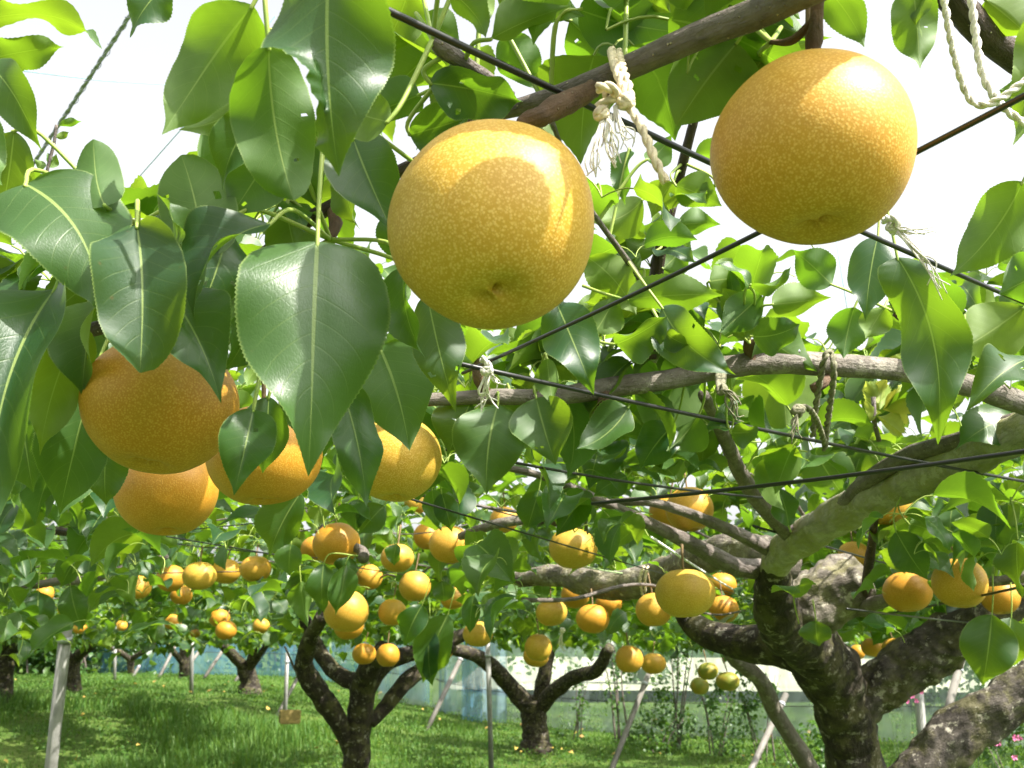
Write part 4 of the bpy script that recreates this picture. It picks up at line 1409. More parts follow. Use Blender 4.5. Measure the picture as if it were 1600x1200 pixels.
# laterals of the trellis
for i in range(1250):
    y = 1.15 + 22 * (random.random() ** 2.1)
    x = random.uniform(-.66, .66) * y + random.uniform(-.4, .4)
    if y < 1.5 and x < -.3 and random.random() < .5:
        continue
    dens = 1.0 if y < 8 else .75
    if random.random() > dens:
        continue
    owner = nearest_tree(x, y)
    z0 = 1.78 + random.gauss(0, .05) + .012 * max(0, y - 6) * (1 if x < 0 else .5)
    L = random.uniform(.5, 1.1) if y < 8 else random.uniform(.8, 1.6)
    ang = random.uniform(0, 6.28)
    if y < 3:
        drawn, ns = y > 2 and random.random() < .10, 3
    elif y < 8:
        drawn, ns = random.random() < .20, 6
    else:
        drawn, ns = False, 16
    q = lateral_world((x, y), ang, L, z0, random.uniform(.0025, .006), owner, draw=drawn)
    for k in range(ns):
        p = Vector(q[random.randrange(len(q)), :3])
        p += Vector((random.gauss(0, .05), random.gauss(0, .05), random.choice((random.uniform(-.28, -.05), random.uniform(-.20, .06), random.uniform(-.05, .22), random.uniform(.1, .50) if random.random() < .6 else random.uniform(-.15, 0)) if y < 4.5 else (random.uniform(-.32, -.02), random.uniform(-.25, .05), random.uniform(0, .25), random.uniform(.1, .50)))))
        if not in_view(p, 200):
            continue
        d = visible_depth(p)
        if d < 1.2:
            continue
        if d < 2.6:
            spur_cluster(p, owner, near, random.randint(3, 6), .045, .105)
        elif d < 8:
            spur_cluster(p, owner, mid, random.randint(4, 7), .055, .115)
        else:
            spur_cluster(p, owner, far, random.randint(4, 6), .13, .20)

tot = 0
for t in TREES + [bTop, bLeft, bRight]:
    lv = near.get(t.name, [])
    lv.sort(key=lambda a: (a[1] - CAM).length)
    vis = [a for a in lv if in_view(a[1], 40)]
    take = vis[:max(0, 298 - COUNT.get(t.name, 0))]
    ids = {id(a) for a in take}
    rest = [a for a in lv if id(a) not in ids]
    for m, c in take:
        ob = bpy.data.objects.new("leaf", LEAF_MESH[random.randrange(len(LEAF_MESH))])
        COL.objects.link(ob)
        ob.parent = t
        ob.matrix_parent_inverse = Matrix.Translation(-t.location)
        ob.matrix_basis = m
    # the largest of the farther leaves as pieces too, the rest as a mass
    md = mid.get(t.name, [])
    parts = []
    if rest:
        parts.append((rest, NEAR_T, M['leaf']))
    if md:
        parts.append((md, MID_T, M['leaf']))
    fr = far.get(t.name, [])
    if fr:
        parts.append((fr, FAR_T, M['leaf_far']))
    for lst, tpl, mt in parts:
        o = link("foliage", stuff_mesh("foliage", [np.array(m) for m, c in lst], tpl, [mt, M['petiole']]), t)
        o["kind"] = "stuff"
        tot += len(lst)
print("LEAVES joined", tot, {t.name: len(near.get(t.name, [])) for t in TREES})

# ------------------------------------------------------------------ trellis wires
def wire(label, a, b, r=.0017, h=.28, mat='wire', cat="wire", name="trellis_wire", group="trellis wires", ext=(.0, .0)):
    p, q = H(*a, h), H(*b, h)
    v = q - p
    p, q = p - v * ext[0], q + v * ext[1]
    c = (p + q) / 2
    n_ = 14
    path = [tuple(p + (q - p) * t - Vector((0, 0, .006 * math.sin(math.pi * t))) - c) for t in np.linspace(0, 1, n_)]
    V, F = tube_geo(path, r, 8)
    o = link(name, mesh(name, V, F, M[mat]))
    o.location = c
    return tag(o, label, cat, group)


wire("thick black wire crossing the top, passing between both large pears", (590, 0), (1600, 468), .0019, .29, ext=(.25, .25))
wire("black wire rising from the white knot at centre to the rope loops", (735, 577), (1530, 174), .0016, .242, ext=(.03, .3))
wire("black wire running right from the centre knot below the grey branch", (735, 571), (1600, 748), .0022, .235, ext=(.05, .3))
wire("black wire crossing in front of the thick mossy limb at right", (925, 787), (1600, 697), .0023, .175, ext=(.0, .4))
wire("thin black wire from centre sinking to the mossy limb crotch", (780, 715), (1110, 765), .0017, .20, ext=(.2, .35))
wire("thin black wire in front of the sawn stub and bright orange pear", (1215, 832), (1560, 925), .0022, .20, ext=(.05, .3))
wire("lower thin wire rising right under the bright orange pear", (1340, 966), (1600, 912), .0022, .09, ext=(.1, .3))
wire("lowest dark wire at right above the old rising limb", (1395, 958), (1600, 977), .0018, .06, ext=(.2, .5))
wire("thin wire behind the row of leaves at the left edge", (0, 893), (150, 893), .0016, .22, ext=(.6, 1.5))
wire("thin wire behind the pear cluster over the dark trunk", (470, 870), (720, 908), .0013, .20, ext=(.5, .3))
wire("short stretch of wire left of the twine hung pear", (690, 768), (820, 808), .0014, .26, ext=(.6, .2))
wire("thin wire by the low left row of pears", (200, 838), (420, 862), .0013, .25, ext=(.8, .8))
wire("paired thin wire running behind the largest mid pear", (940, 865), (1200, 940), .0013, .16, ext=(.4, .2))
wire("thin wire high in the far canopy at left", (-20, 850), (330, 822), .0013, .26, ext=(.3, .3))

o = wire("straight white rod slanting down to the old limb", (1018, 840), (1178, 938), .0024, .17, 'paint_white', "rod", "white_rod", None)
o2 = wire("greenish thin rod lying along the mossy limb", (905, 884), (1035, 900), .0022, .20, 'green_rod', "rod", "green_rod", None)

# twisted steel cable and net strings overhead
def cable_thing(label, a, b, r, name):
    p, q = a, b
    geos = []
    L_ = (q - p).length
    n_ = int(L_ / .03)
    axis = (q - p).normalized()
    u = axis.orthogonal().normalized()
    v = axis.cross(u)
    for s in range(3):
        path = []
        for i in range(n_ + 1):
            t = i / n_
            a_ = t * L_ / .16 * 6.28 + s * 2.094
            path.append(tuple(p + (q - p) * t + u * (math.cos(a_) * r * 1.1) + v * (math.sin(a_) * r * 1.1)))
        geos.append(tube_geo(path, r, 5))
    # thin lacing wound round the strand
    path = []
    m_ = n_ * 4
    for i in range(m_ + 1):
        t = i / m_
        a_ = t * L_ / .07 * 6.28
        rr = r * (2.5 + .5 * math.sin(t * 90))
        path.append(tuple(p + (q - p) * t + u * (math.cos(a_) * rr) + v * (math.sin(a_) * rr)))
    geos.append(tube_geo(path, r * .35, 4))
    o = link(name, mesh(name, *merge(geos), M['cable']))
    return tag(o, label, "cable")


cable_thing("twisted steel cable laced with wire, slanting over the white sky at left", P(232, -10, 2.6) + Vector((.05, -.05, .05)), P(20, 305, 3.6), .0033, "steel_cable")
for lab, a, b in (("pale blue net string running level near the top left corner", (-20, 104, 3.0), (330, 136, 3.2)),
                  ("pale blue net string slanting up behind the left leaves", (170, 330, 3.4), (430, 25, 2.9)),
                  ("pale blue net string low in the sky gap at right", (1300, 335, 3.5), (1330, 520, 3.6))):
    V, F = tube_geo([tuple(P(*a)), tuple((P(*a) + P(*b)) / 2 - Vector((0, 0, .012))), tuple(P(*b))], .0016, 5)
    tag(link("net_string", mesh("net_string", V, F, M['string'])), lab, "string", "strings of the overhead net")


# ------------------------------------------------------------------ twine
def strand(pts, r, mat, parent, name, twist=True, per=7):
    """twine made of two plies wound round each other"""
    q = catmull(pts, per)
    if not twist:
        V, F = tube_geo(q, r, 7, .15, 300, 1)
        return link(name, mesh(name, V, F, M[mat]), parent)
    n_ = len(q) * 3
    s = np.linspace(0, len(q) - 1, n_)
    qq = np.stack([np.interp(s, np.arange(len(q)), q[:, k]) for k in range(3)], 1)
    tan = np.gradient(qq, axis=0)
    tan /= np.linalg.norm(tan, axis=1)[:, None] + 1e-12
    ln = np.concatenate([[0], np.cumsum(np.linalg.norm(np.diff(qq, axis=0), axis=1))])
    u = np.cross(tan, [0.3, 1, 0.2])
    u /= np.linalg.norm(u, axis=1)[:, None] + 1e-9
    v = np.cross(tan, u)
    geos = []
    for k in range(2):
        a = ln / (r * 7) * 6.28 + k * math.pi
        geos.append(tube_geo(qq + (np.cos(a)[:, None] * u + np.sin(a)[:, None] * v) * r * .5, r * .68, 6))
    return link(name, mesh(name, *merge(geos), M[mat]), parent)


def px_path(pts):
    return [tuple(P(*p)) for p in pts]


def knot(px, py, d, r, mat, parent, seed=0):
    c = P(px, py, d)
    geos = []
    rd = random.Random(seed)
    for k in range(4):
        ax = Vector((rd.uniform(-1, 1), rd.uniform(-1, 1), rd.uniform(-1, 1))).normalized()
        u = ax.orthogonal().normalized()
        v = ax.cross(u)
        path = [tuple(c + (u * math.cos(a) + v * math.sin(a)) * r * rd.uniform(.7, .9)) for a in np.linspace(0, 6.0, 14)]
        geos.append(tube_geo(path, r * .42, 7))
    return link("knot", mesh("knot", *merge(geos), M[mat]), parent)


def frayed(pts, r, mat, parent, n_=6, seed=0):
    """a loose tail of fibres"""
    rd = random.Random(seed)
    geos = []
    for k in range(n_):
        off = [Vector((rd.gauss(0, 1), rd.gauss(0, 1), rd.gauss(0, 1))) * r * (.5 + i * .55) for i in range(len(pts))]
        path = catmull([tuple(Vector(p) + o_) for p, o_ in zip(pts, off)], 5)
        geos.append(tube_geo(path, np.linspace(r * .55, r * .25, len(path)), 5))
    return link("tail", mesh("tail", *merge(geos), M[mat]), parent)


t = empty("hemp_tie", P(955, 165, .52))
tag(t, "thick pale hemp tie knotted where branch and black wire cross", "twine", "twine ties on the trellis")
strand(px_path([(955, 78, .545), (960, 100, .515), (970, 128, .505), (978, 150, .50)]), .0022, 'hemp', t, "loop")
strand(px_path([(966, 80, .545), (974, 110, .515), (984, 140, .505), (984, 158, .50)]), .0020, 'hemp', t, "loop")
strand(px_path([(934, 138, .50), (944, 134, .495), (958, 140, .495), (962, 150, .50), (948, 160, .50), (934, 168, .50)]), .0024, 'hemp', t, "loop")
knot(940, 178, .50, .0035, 'hemp', t, 1)
knot(978, 160, .50, .0042, 'hemp', t, 2)
knot(955, 146, .505, .0040, 'hemp', t, 3)
frayed(px_path([(940, 182, .50), (938, 215, .495), (933, 250, .49), (930, 268, .49)]), .0012, 'hemp_white', t, 7, 1)
frayed(px_path([(950, 180, .50), (955, 205, .495), (962, 230, .495), (964, 248, .495)]), .0013, 'hemp_white', t, 8, 2)
frayed(px_path([(962, 165, .50), (970, 195, .495), (980, 215, .495), (984, 226, .495)]), .0010, 'hemp_white', t, 6, 3)
strand(px_path([(984, 168, .50), (1000, 195, .495), (1014, 225, .49), (1026, 255, .485), (1040, 285, .485)]), .0021, 'hemp', t, "tail")

t = empty("twine_tie", P(758, 585, .87))
tag(t, "small white twine knot where two black wires meet at centre", "twine", "twine ties on the trellis")
strand(px_path([(752, 560, .87), (760, 566, .87), (764, 578, .87), (752, 582, .87)]), .003, 'hemp_white', t, "loop")
knot(762, 580, .87, .0044, 'hemp_white', t, 5)
frayed(px_path([(762, 585, .87), (758, 605, .87), (755, 622, .87), (757, 638, .87)]), .0022, 'hemp_white', t, 7, 5)
frayed(px_path([(766, 582, .87), (776, 594, .865), (784, 602, .865)]), .0016, 'hemp_white', t, 4, 6)

t = empty("twine_tie", P(1130, 605, 1.08))
tag(t, "weathered twine tie hanging the grey branch from the wire", "twine", "twine ties on the trellis")
strand(px_path([(1124, 575, 1.055), (1122, 590, 1.0), (1124, 606, .95)]), .0028, 'hemp_old', t, "loop")
strand(px_path([(1130, 575, 1.055), (1130, 590, 1.0), (1128, 606, .95)]), .0028, 'hemp_old', t, "loop")
knot(1128, 609, .945, .005, 'hemp_old', t, 7)
frayed(px_path([(1132, 612, .94), (1142, 628, .94), (1148, 645, .94), (1154, 656, .94)]), .0018, 'hemp_old', t, 6, 8)
frayed(px_path([(1134, 608, .94), (1146, 616, .94), (1156, 628, .94)]), .0016, 'hemp_old', t, 4, 9)

t = empty("twine_tie", P(1290, 570, 1.08))
tag(t, "long green grey twine loop over the grey branch, knotted to the wire", "twine", "twine ties on the trellis")
strand(px_path([(1270, 682, 1.1), (1274, 640, 1.08), (1282, 590, 1.06), (1290, 556, 1.05), (1299, 552, 1.06), (1303, 572, 1.045), (1300, 610, 1.06), (1293, 660, 1.09), (1288, 702, 1.12)]), .0032, 'hemp_old', t, "loop")
strand(px_path([(1246, 636, 1.01), (1262, 638, 1.02), (1275, 655, 1.05), (1288, 690, 1.1)]), .0030, 'hemp_old', t, "loop")
knot(1246, 642, 1.01, .006, 'hemp_old', t, 11)
frayed(px_path([(1246, 648, 1.005), (1243, 665, 1.0), (1238, 684, 1.0)]), .0022, 'hemp_old', t, 5, 10)

t = empty("twine_tie", P(1400, 352, .66))
tag(t, "bleached twine tie on the wire just below the orange pear", "twine", "twine ties on the trellis")
knot(1396, 354, .66, .0042, 'hemp_white', t, 13)
strand(px_path([(1380, 345, .67), (1392, 340, .655), (1404, 352, .655), (1398, 366, .66)]), .0022, 'hemp_white', t, "loop")
frayed(px_path([(1402, 356, .655), (1420, 362, .65), (1438, 358, .65), (1450, 364, .65)]), .0013, 'hemp_white', t, 5, 14)
frayed(px_path([(1404, 362, .655), (1432, 392, .645), (1456, 425, .64), (1474, 452, .64)]), .0014, 'hemp_white', t, 8, 15)

t = empty("rope_loop", P(1520, 150, .58))
tag(t, "pale rope hanging in long loops in the top right corner", "rope")
strand(px_path([(1472, -20, .56), (1482, 40, .56), (1495, 100, .56), (1512, 148, .56), (1532, 164, .555), (1560, 156, .55), (1600, 128, .55), (1660, 90, .55)]), .0020, 'hemp_white', t, "strand")
strand(px_path([(1516, -20, .57), (1524, 50, .57), (1534, 110, .57), (1550, 145, .57), (1572, 172, .57), (1610, 196, .57), (1660, 210, .57)]), .0022, 'hemp_white', t, "strand")

t = empty("twine_tie", P(905, 800, 1.95))
tag(t, "raffia cords holding the pear at the wire end", "twine", "twine ties on the trellis")
for k, (x0, y0, x1, y1) in enumerate(((918, 788, 918, 834), (922, 788, 914, 830), (915, 790, 898, 822), (912, 790, 906, 826))):
    strand(px_path([(x0, y0, 1.93), ((x0 + x1) / 2 - 2, (y0 + y1) / 2, 1.93), (x1, y1, 1.95)]), .0022, 'hemp_old', t, "cord")
t = empty("twine_tie", P(1008, 900, 2.65))
tag(t, "pale twine wound round the mossy limb left of the largest mid pear", "twine", "twine ties on the trellis")
strand(px_path([(1006, 885, 2.62), (1000, 905, 2.6), (1004, 930, 2.62)]), .0035, 'hemp', t, "loop")
strand(px_path([(1012, 885, 2.62), (1008, 905, 2.6), (1008, 925, 2.62)]), .0035, 'hemp', t, "loop")
t = empty("twine_tie", P(878, 1000, 3.2))
tag(t, "white twine tie dangling beside the stacked pear pair", "twine", "twine ties on the trellis")
knot(879, 985, 3.2, .008, 'hemp_white', t, 17)
frayed(px_path([(878, 990, 3.2), (876, 1002, 3.2), (884, 1016, 3.2)]), .004, 'hemp_white', t, 4, 18)

# ------------------------------------------------------------------ curled pale young leaves on the grey branch
t = empty("curled_shoot", P(1385, 625, 1.25))
tag(t, "crumpled yellow green shoot tip under the grey branch", "shoot")
for k, (bx, by, tx, ty, wd, tn) in enumerate(((1375, 640, 1352, 595, 44, 170), (1380, 640, 1410, 600, 50, 20), (1375, 645, 1360, 660, 30, 30), (1392, 640, 1412, 622, 40, 160), (1372, 630, 1385, 590, 40, 190), (1390, 560, 1400, 545, 30, 20), (1370, 650, 1398, 632, 44, 80))):
    base, tip = P(bx, by, 1.25), P(tx, ty, 1.25)
    V, F, UV = leaf_blade((tip - base).length, wd * 1.25 / FPX, 24, 3, fold=.8, hump=.2, wave=.16, cup=.8, teeth=.05, ph=k * .3)
    V = V @ np.array(blade_frame(base, tip, tn)).T + np.array(base) - np.array(t.location)
    o = link("leaf", mesh("leaf", V, F, [M['young']], uv=UV), t)
    o.matrix_parent_inverse = Matrix.Identity(4)
V, F = tube_geo([tuple(P(1365, 620, 1.25)), tuple(P(1366, 660, 1.25)), tuple(P(1374, 690, 1.25))], .003, 7)
link("stem", mesh("stem", V, F, M['bark_young']), t)
t = empty("seedling_shoot", P(72, 300, .9))
tag(t, "tiny leafed shoot tip before the steel cable", "shoot")
for k, (bx, by, tx, ty, wd, tn) in enumerate(((92, 196, 128, 190, 14, 200), (88, 215, 108, 206, 12, 170), (78, 262, 88, 240, 16, 160), (70, 262, 54, 248, 14, 190), (80, 285, 112, 276, 16, 200), (76, 255, 74, 238, 10, 30))):
    base, tip = P(bx, by, .9), P(tx, ty, .9)
    V, F, UV = leaf_blade((tip - base).length, wd * .9 / FPX, 20, 2, fold=.4, hump=.1, wave=.06, teeth=.03, ph=k * .3)
    V = V @ np.array(blade_frame(base, tip, tn)).T + np.array(base) - np.array(t.location)
    o = link("leaf", mesh("leaf", V, F, [M['leaf']], uv=UV), t)
    o.matrix_parent_inverse = Matrix.Identity(4)

# ------------------------------------------------------------------ poles and props
def pole(label, top, bot, d0, d1, r, mat='prop', name="leaning_prop", cat="pole", group="props and posts of the trellis", sink=True):
    a, b = P(*top, d0), P(*bot, d1)
    if sink:
        g0 = gz(b.x, b.y) - .1
        if b.z > g0:
            b = b + (b - a) * ((b.z - g0) / max(1e-3, (a.z - b.z)))
    root = empty(name, b)
    tag(root, label, cat, group)
    V, F = tube_geo([tuple(a), tuple((a + b) / 2), tuple(b)], r, 14)
    link("pipe", mesh("pipe", V, F, M[mat]), root)
    ax = (a - b).normalized()
    c0 = a - ax * min(.12, (a - b).length * .1)
    V, F = tube_geo([tuple(c0 + ax * .012), tuple(c0 - ax * .012)], r * 1.25, 14)
    link("collar", mesh("collar", V, F, M['cable']), root)
    return root


pole("grey steel trellis post standing at the lower left", (106, 955), (78, 1215), 4.3, 4.4, .026, 'steel', "trellis_post")
pole("thin grey post in front of the blue net at centre", (762, 1005), (767, 1180), 10.5, 10.5, .026, 'steel', "trellis_post")
pole("slim short post above the yellow crate", (449, 1020), (446, 1104), 12.5, 12.5, .024, 'steel', "trellis_post")
pole("thin dark post right of the leaning poles at left", (300, 1000), (299, 1075), 15, 15, .03, 'steel', "trellis_post")
pole("steel post behind the old tree fork at right", (1432, 1040), (1440, 1140), 7.5, 7.5, .035, 'steel', "trellis_post")
pole("thin far post between the left trunks", (180, 1005), (179, 1058), 19, 19, .03, 'steel', "trellis_post")
pole("white leaning prop nearest the slim dark tree at left", (324, 1000), (295, 1040), 21, 20.5, .032, 'prop')
pole("white leaning prop left of the slim dark tree", (277, 1003), (254, 1048), 21, 20.5, .032, 'prop')
pole("pale leaning prop in front of the blue net left of the sunlit fork", (357, 1003), (320, 1058), 20, 19.5, .034, 'prop')
pole("short pale prop low at the foot of the blue net", (398, 1018), (372, 1058), 20, 19.5, .034, 'prop')
pole("far left prop leaning in the blue gap", (218, 1040), (206, 1060), 22, 21.5, .030, 'prop')
pole("rusty leaning prop in front of the bunched blue net", (724, 1020), (690, 1092), 15, 14.5, .035, 'prop')
pole("pale leaning prop in front of the white net", (1014, 1052), (970, 1165), 9.5, 9, .025, 'prop')
pole("leaning prop behind the trunk at lower right", (1228, 1085), (1184, 1180), 8.5, 8.0, .025, 'prop')
pole("leaning prop seen above the scarred limb at right", (1502, 1030), (1478, 1120), 8, 7.6, .030, 'prop')
pole("thin prop leaning behind the dark tree on the left", (470, 1050), (440, 1105), 14, 13.6, .025, 'prop')

# yellow crate in the grass
c = P(453, 1118, 10.5)
t = empty("wooden_crate", (c.x, c.y, gz(c.x, c.y)))
tag(t, "small yellow wooden crate sitting in the grass under the slim post", "crate")


def box(cx, cy, cz, sx, sy, sz):
    x, y, z = sx / 2, sy / 2, sz / 2
    V = [(cx + a * x, cy + b * y, cz + c_ * z) for a in (-1, 1) for b in (-1, 1) for c_ in (-1, 1)]
    return np.array(V), [(0, 1, 3, 2), (4, 6, 7, 5), (0, 4, 5, 1), (2, 3, 7, 6), (0, 2, 6, 4), (1, 5, 7, 3)]


base_z = c.z - gz(c.x, c.y)
for k in range(3):
    for s_ in (-1, 1):
        V, F = box(0, s_ * .075, base_z - .05 + k * .042, .19 - .004 * k, .008, .036)
        o = link("plank", mesh("plank", V, F, M['crate'], smooth=False), t)
        o.matrix_parent_inverse = Matrix.Identity(4)
        V, F = box(s_ * .099, 0, base_z - .05 + k * .042, .008, .16, .036)
        o = link("plank", mesh("plank", V, F, M['crate'], smooth=False), t)
        o.matrix_parent_inverse = Matrix.Identity(4)
V, F = box(0, 0, base_z - .075, .18, .14, .010)
o = link("base", mesh("base", V, F, M['crate'], smooth=False), t)
o.matrix_parent_inverse = Matrix.Identity(4)
t.rotation_euler = (0, 0, .3)

# ------------------------------------------------------------------ windbreak nets
def net(label, pts, top, mat, fold, freq, seed, name="windbreak_net"):
    """pts: ground line of world (x, y); hung in loose folds"""
    q = catmull([(x, y) for x, y in pts], 40)
    nz = 10
    V, F = [], []
    dx = np.gradient(q, axis=0)
    nn = np.stack([-dx[:, 1], dx[:, 0]], 1)
    nn /= np.linalg.norm(nn, axis=1)[:, None]
    ln = np.concatenate([[0], np.cumsum(np.linalg.norm(np.diff(q, axis=0), axis=1))])
    for i in range(len(q)):
        f = math.sin(ln[i] * freq + seed) + .6 * math.sin(ln[i] * freq * 2.3 + 1.3 * seed) + noise.noise(Vector((ln[i] * freq * .7, seed, 0)))
        for j in range(nz + 1):
            t_ = j / nz
            off = fold * f * (.6 + .4 * t_)
            V.append((q[i, 0] + nn[i, 0] * off, q[i, 1] + nn[i, 1] * off, gz(q[i, 0], q[i, 1]) - .05 + (top * (1 - .03 * math.sin(ln[i] * 1.1 + seed) ** 2) + .05) * t_))
    for i in range(len(q) - 1):
        for j in range(nz):
            a = i * (nz + 1) + j
            F.append((a, a + nz + 1, a + nz + 2, a + 1))
    root = empty(name, V[0])
    tag(root, label, "net", "windbreak nets round the orchard")
    o = link("sheet", mesh("sheet", V, F, M[mat]), root)
    for hz in (.5, 1.4):
        path = [(q[i, 0] - nn[i, 0] * .0 , q[i, 1] - .12, gz(q[i, 0], q[i, 1]) + hz) for i in range(0, len(q), 10)]
        VV, FF = tube_geo(path, .006, 5)
        link("line", mesh("line", VV, FF, M['wire']), root)
    return root


def gx(px, d):
    return ((px - 800) / FPX * d, d)


net("blue windbreak net stretched behind the left trees", [gx(60, 26), gx(250, 25), gx(420, 24), gx(560, 22.5), gx(680, 20)], 2.1, 'net_blue', .10, 3.2, 1.0)
net("blue net bunched in folds left of the three limbed tree", [gx(688, 18.6), gx(715, 18.2), gx(745, 18.0), gx(790, 17.8)], 2.3, 'net_pale', .10, 9.0, 2.0)
net("white windbreak net behind the three limbed tree and creepers", [gx(600, 19.5), gx(800, 18.4), gx(1000, 17.4), gx(1200, 16.5), gx(1420, 15.5), gx(1700, 14.5)], 1.75, 'net_white', .05, 2.2, 3.0)
net("darker blue drape hanging at the middle of the bunched net", [gx(728, 17.6), gx(742, 17.5), gx(756, 17.4)], 2.2, 'net_blue', .07, 14.0, 4.0)

# ------------------------------------------------------------------ shrubs, creepers and trees behind
def bush(label, x, y, w_, d_, h_, n_, size, name="shrub", cat="shrub", group="greenery along the nets", stems=3, z0=None, mat='bush', parent_cls="crown", shape=1.0):
    z = gz(x, y) if z0 is None else z0
    root = empty(name, (x, y, z))
    tag(root, label, cat, group)
    geos = []
    for k in range(stems):
        a = random.uniform(0, 6.28)
        tx, ty = x + math.cos(a) * w_ * .3, y + math.sin(a) * d_ * .3
        path = catmull([(x + random.gauss(0, w_ * .08), y, z - .05), ((x + tx) / 2, (y + ty) / 2, z + h_ * .5), (tx, ty, z + h_ * .92)], 4)
        V, F = tube_geo(path, np.linspace(.012, .003, len(path)) * max(1, h_), 5)
        link("stem", mesh("stem", V, F, M['bark_young']), root)
    ms = []
    cl = [(random.gauss(0, .36), random.gauss(0, .36), random.random(), random.uniform(.10, .26)) for _ in range(max(6, int(n_ / 40)))]
    for i in range(n_):
        cx, cy, cz, cr = random.choice(cl)
        p = Vector((x + (cx + random.gauss(0, cr)) * w_ * .5 * (1 - .45 * cz * shape), y + (cy + random.gauss(0, cr)) * d_ * .5, z + h_ * min(1.08, max(.02, cz + random.gauss(0, cr * .5)))))
        ms.append(np.array(leaf_matrix(p, random.uniform(0, 6.28), random.uniform(-.9, .4), random.gauss(0, .6), random.uniform(.7, 1.3) * size)))
    o = link(parent_cls, stuff_mesh(parent_cls, ms, FAR_T, [M[mat], M['petiole']]), root)
    o["kind"] = "stuff"
    return root


for lab, px, d, w_, h_, n_ in (
        ("sparse creeper climbing the white net right of the three limbed tree", 895, 15.5, .7, 1.0, 260),
        ("tall creeper on the white net left of the pale leaning prop", 962, 15.2, 1.0, 1.55, 520),
        ("tall creeper on the white net right of the pale leaning prop", 1045, 14.6, 1.0, 1.5, 620),
        ("leafy creeper on the white net below the shaded green pears", 1105, 14.0, 1.1, 1.05, 560),
        ("dense creeper at the foot of the white net behind the trunk", 1168, 13.2, 1.2, 1.1, 700),
        ("low creeper at the foot of the white net before the pale prop", 1010, 14.2, 1.6, .5, 420)):
    x, y = gx(px, d)
    bush(lab, x, y, w_, .4, h_, int(n_ * .7), .065, "net_creeper", "creeper", "creepers climbing the white net", 4)
for lab, px, d, w_, h_, n_ in (
        ("dark shrub behind the old trunk at lower right", 1245, 8.5, .9, .85, 650),
        ("shrub in front of the net under the scarred limb", 1560, 8.2, 1.3, .85, 900),
        ("leafy shrub behind the old limb at right", 1560, 9.5, 1.2, 1.45, 700),
        ("grassy low shrub left of the scarred limb", 1400, 8.6, .8, .35, 400)):
    x, y = gx(px, d)
    bush(lab, x, y, w_, .6, h_, n_, .06)
for k, (lab, px, d, w_, h_, n_) in enumerate((
        ("broad dark hedge tree behind the leftmost trunk", 30, 24, 4.2, 2.3, 1500),
        ("rounded hedge tree behind the steel pole", 150, 25, 4.0, 2.2, 1500),
        ("hedge tree over the left end of the blue net", 235, 27, 3.2, 2.6, 1000),
        ("hedge tree standing behind the blue net at left", 440, 30, 5.0, 2.8, 1200),
        ("green tree behind the white net right of the old trunk", 1420, 24, 5.0, 3.0, 1500),
        ("green tree behind the white net at the right edge", 1620, 22, 5.0, 3.2, 1500),
        ("green tree behind the white net at centre", 980, 32, 7.0, 2.6, 1200),
        ("green tree behind the bunched blue net", 640, 32, 6.0, 2.6, 1000))):
    x, y = gx(px, d)
    bush(lab, x, y, w_, 2.0, h_, n_, .22, "hedge_tree", "tree", "trees beyond the nets", 4)

# pink flowers
for lab, px, py, d, n_, sp in (("small clump of pink flowers left of the scarred limb", 1412, 1084, 6.5, 16, .075), ("larger clump of pink flowers under the scarred limb", 1522, 1156, 5.0, 26, .10)):
    c = P(px, py, d)
    g0 = gz(c.x, c.y)
    root = empty("pink_flowers", (c.x, c.y, g0))
    tag(root, lab, "flowers", "pink flowers by the net")
    geos, stems_ = [], []
    for k in range(n_):
        p = c + Vector((random.gauss(0, sp), random.gauss(0, .06), random.gauss(0, sp * .35)))
        pet = []
        for a in range(5):
            an = a * 1.2566 + random.random()
            dr = Vector((math.cos(an), random.uniform(-.5, .1), math.sin(an)))
            sd = Vector((-math.sin(an), 0, math.cos(an)))
            r_ = random.uniform(.011, .019)
            pet.append((np.array([p, p + dr * r_ * .6 + sd * r_ * .45, p + dr * r_ + Vector((0, -.008, 0)), p + dr * r_ * .6 - sd * r_ * .45]), [(0, 1, 2, 3)]))
        link("flower", mesh("flower", *merge(pet), M['pink'], smooth=False), root)
        stems_.append(tube_geo([tuple(p), (p.x * .7 + c.x * .3, p.y + .02, (p.z + g0) / 2), (c.x + random.gauss(0, .12), c.y + random.gauss(0, .1), g0)], .0011, 4))
    link("stems", mesh("stems", *merge(stems_), M['flower_stem']), root)

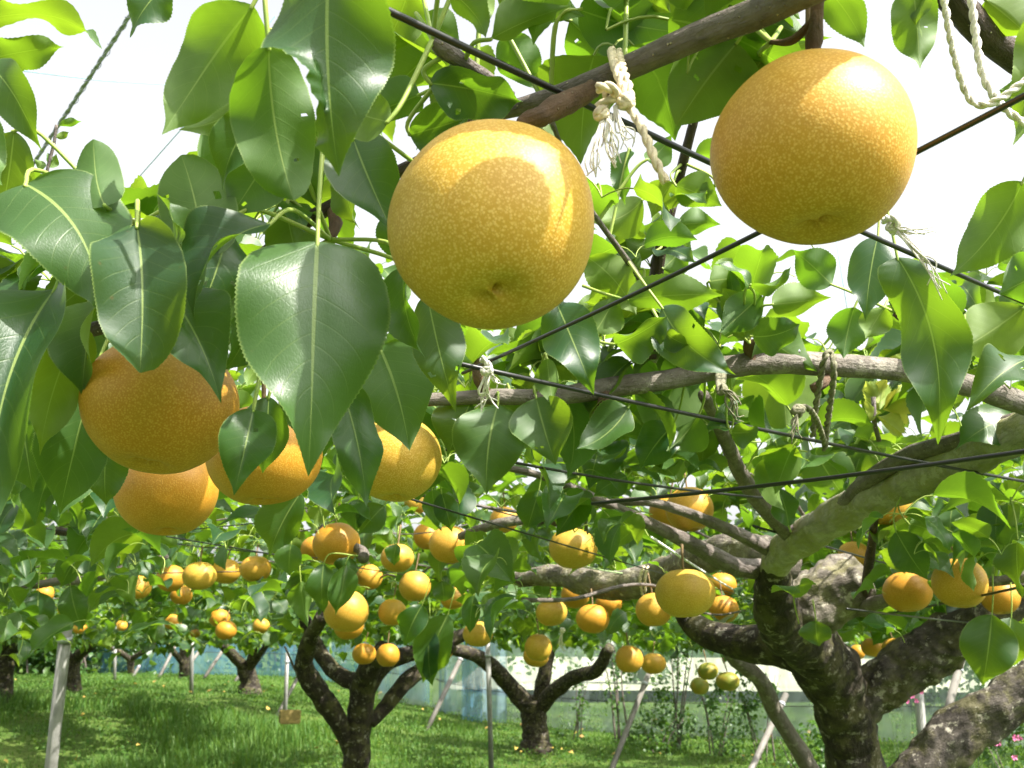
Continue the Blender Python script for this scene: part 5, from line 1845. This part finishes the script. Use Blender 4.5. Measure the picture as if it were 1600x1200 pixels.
# ------------------------------------------------------------------ grass
def grass_field():
    pos = []
    N = 170000
    xs_, ys_ = [], []
    while len(xs_) < N:
        y = 6.5 + 19 * random.random() ** 1.25
        x = random.uniform(-.62, .62) * y
        k = noise.noise(Vector((x * .5, y * .5, 0))) + .5 * noise.noise(Vector((x * 1.7, y * 1.7, 4)))
        if random.random() < .65 + .5 * k:
            xs_.append((x, y, k))
    V = np.zeros((N, 6, 3))
    for i, (x, y, k) in enumerate(xs_):
        tall = (.042 + .05 * max(0, k) + .15 * max(0, min(1, k * 1.6 + .35)) * sstep(.2, -3, x) * sstep(7, 10, y) * sstep(17, 11, y)) * random.uniform(.4, 1.5)
        a = random.uniform(0, 6.28)
        le = tall * random.uniform(.2, .9)
        z = gz(x, y) - .01
        wd = random.uniform(.0025, .006) * (1 + y * .03)
        dx_, dy_ = math.cos(a) * le, math.sin(a) * le
        sx, sy = -math.sin(a) * wd, math.cos(a) * wd
        V[i] = ((x - sx, y - sy, z), (x + sx, y + sy, z), (x + dx_ * .35 + sx * .8, y + dy_ * .35 + sy * .8, z + tall * .65), (x + dx_ * .35 - sx * .8, y + dy_ * .35 - sy * .8, z + tall * .65),
                (x + dx_ + sx * .1, y + dy_ + sy * .1, z + tall), (x + dx_ - sx * .1, y + dy_ - sy * .1, z + tall))
    o = np.arange(N)[:, None] * 6
    F = np.concatenate([o + np.array([0, 1, 2, 3]), o + np.array([3, 2, 4, 5])])
    UV = np.tile([[.2, 0], [.8, 0], [.8, .6], [.2, .6], [.6, 1], [.4, 1]], (N, 1))
    r = rng.random(N)
    me = mesh("grass", V.reshape(-1, 3), F, [M['grass']], uv=UV, rnd=np.concatenate([r, r]))
    tag(link("grass", me), "long green grass covering the orchard floor", "grass", kind="stuff")
    # broad leaved weeds
    ms = []
    for i in range(26000):
        y = 8 + 14 * random.random() ** 1.2
        x = random.uniform(-.5, .62) * y
        if noise.noise(Vector((x * .8 + 9, y * .8, 0))) < -.05:
            continue
        ms.append(np.array(leaf_matrix(Vector((x, y, gz(x, y) + random.uniform(.02, .11))), random.uniform(0, 6.28), random.uniform(-.5, .6), random.gauss(0, .4), random.uniform(.025, .06))))
    o = link("weeds", stuff_mesh("weeds", ms, FAR_T, [M['grass'], M['petiole']]))
    tag(o, "low broad leaved weeds growing among the grass", "weeds", kind="stuff")


grass_field()
ms = []
for i in range(160):
    y = 8 + 13 * random.random()
    x = random.uniform(-.5, .55) * y
    ms.append(np.array(leaf_matrix(Vector((x, y, gz(x, y) + random.uniform(.05, .12))), random.uniform(0, 6.28), random.uniform(-.3, .3), random.gauss(0, .5), random.uniform(.05, .09))))
M['fallen'] = simple("fallen_leaf", (0.42, 0.33, 0.06), .7, .5, 9, col2=(.25, .14, .04))
tag(link("fallen_leaves", stuff_mesh("fallen_leaves", ms, FAR_T, [M['fallen'], M['petiole']])), "yellow and brown fallen leaves lying in the grass", "leaves", kind="stuff")
print("OBJECTS", len(scn.objects))
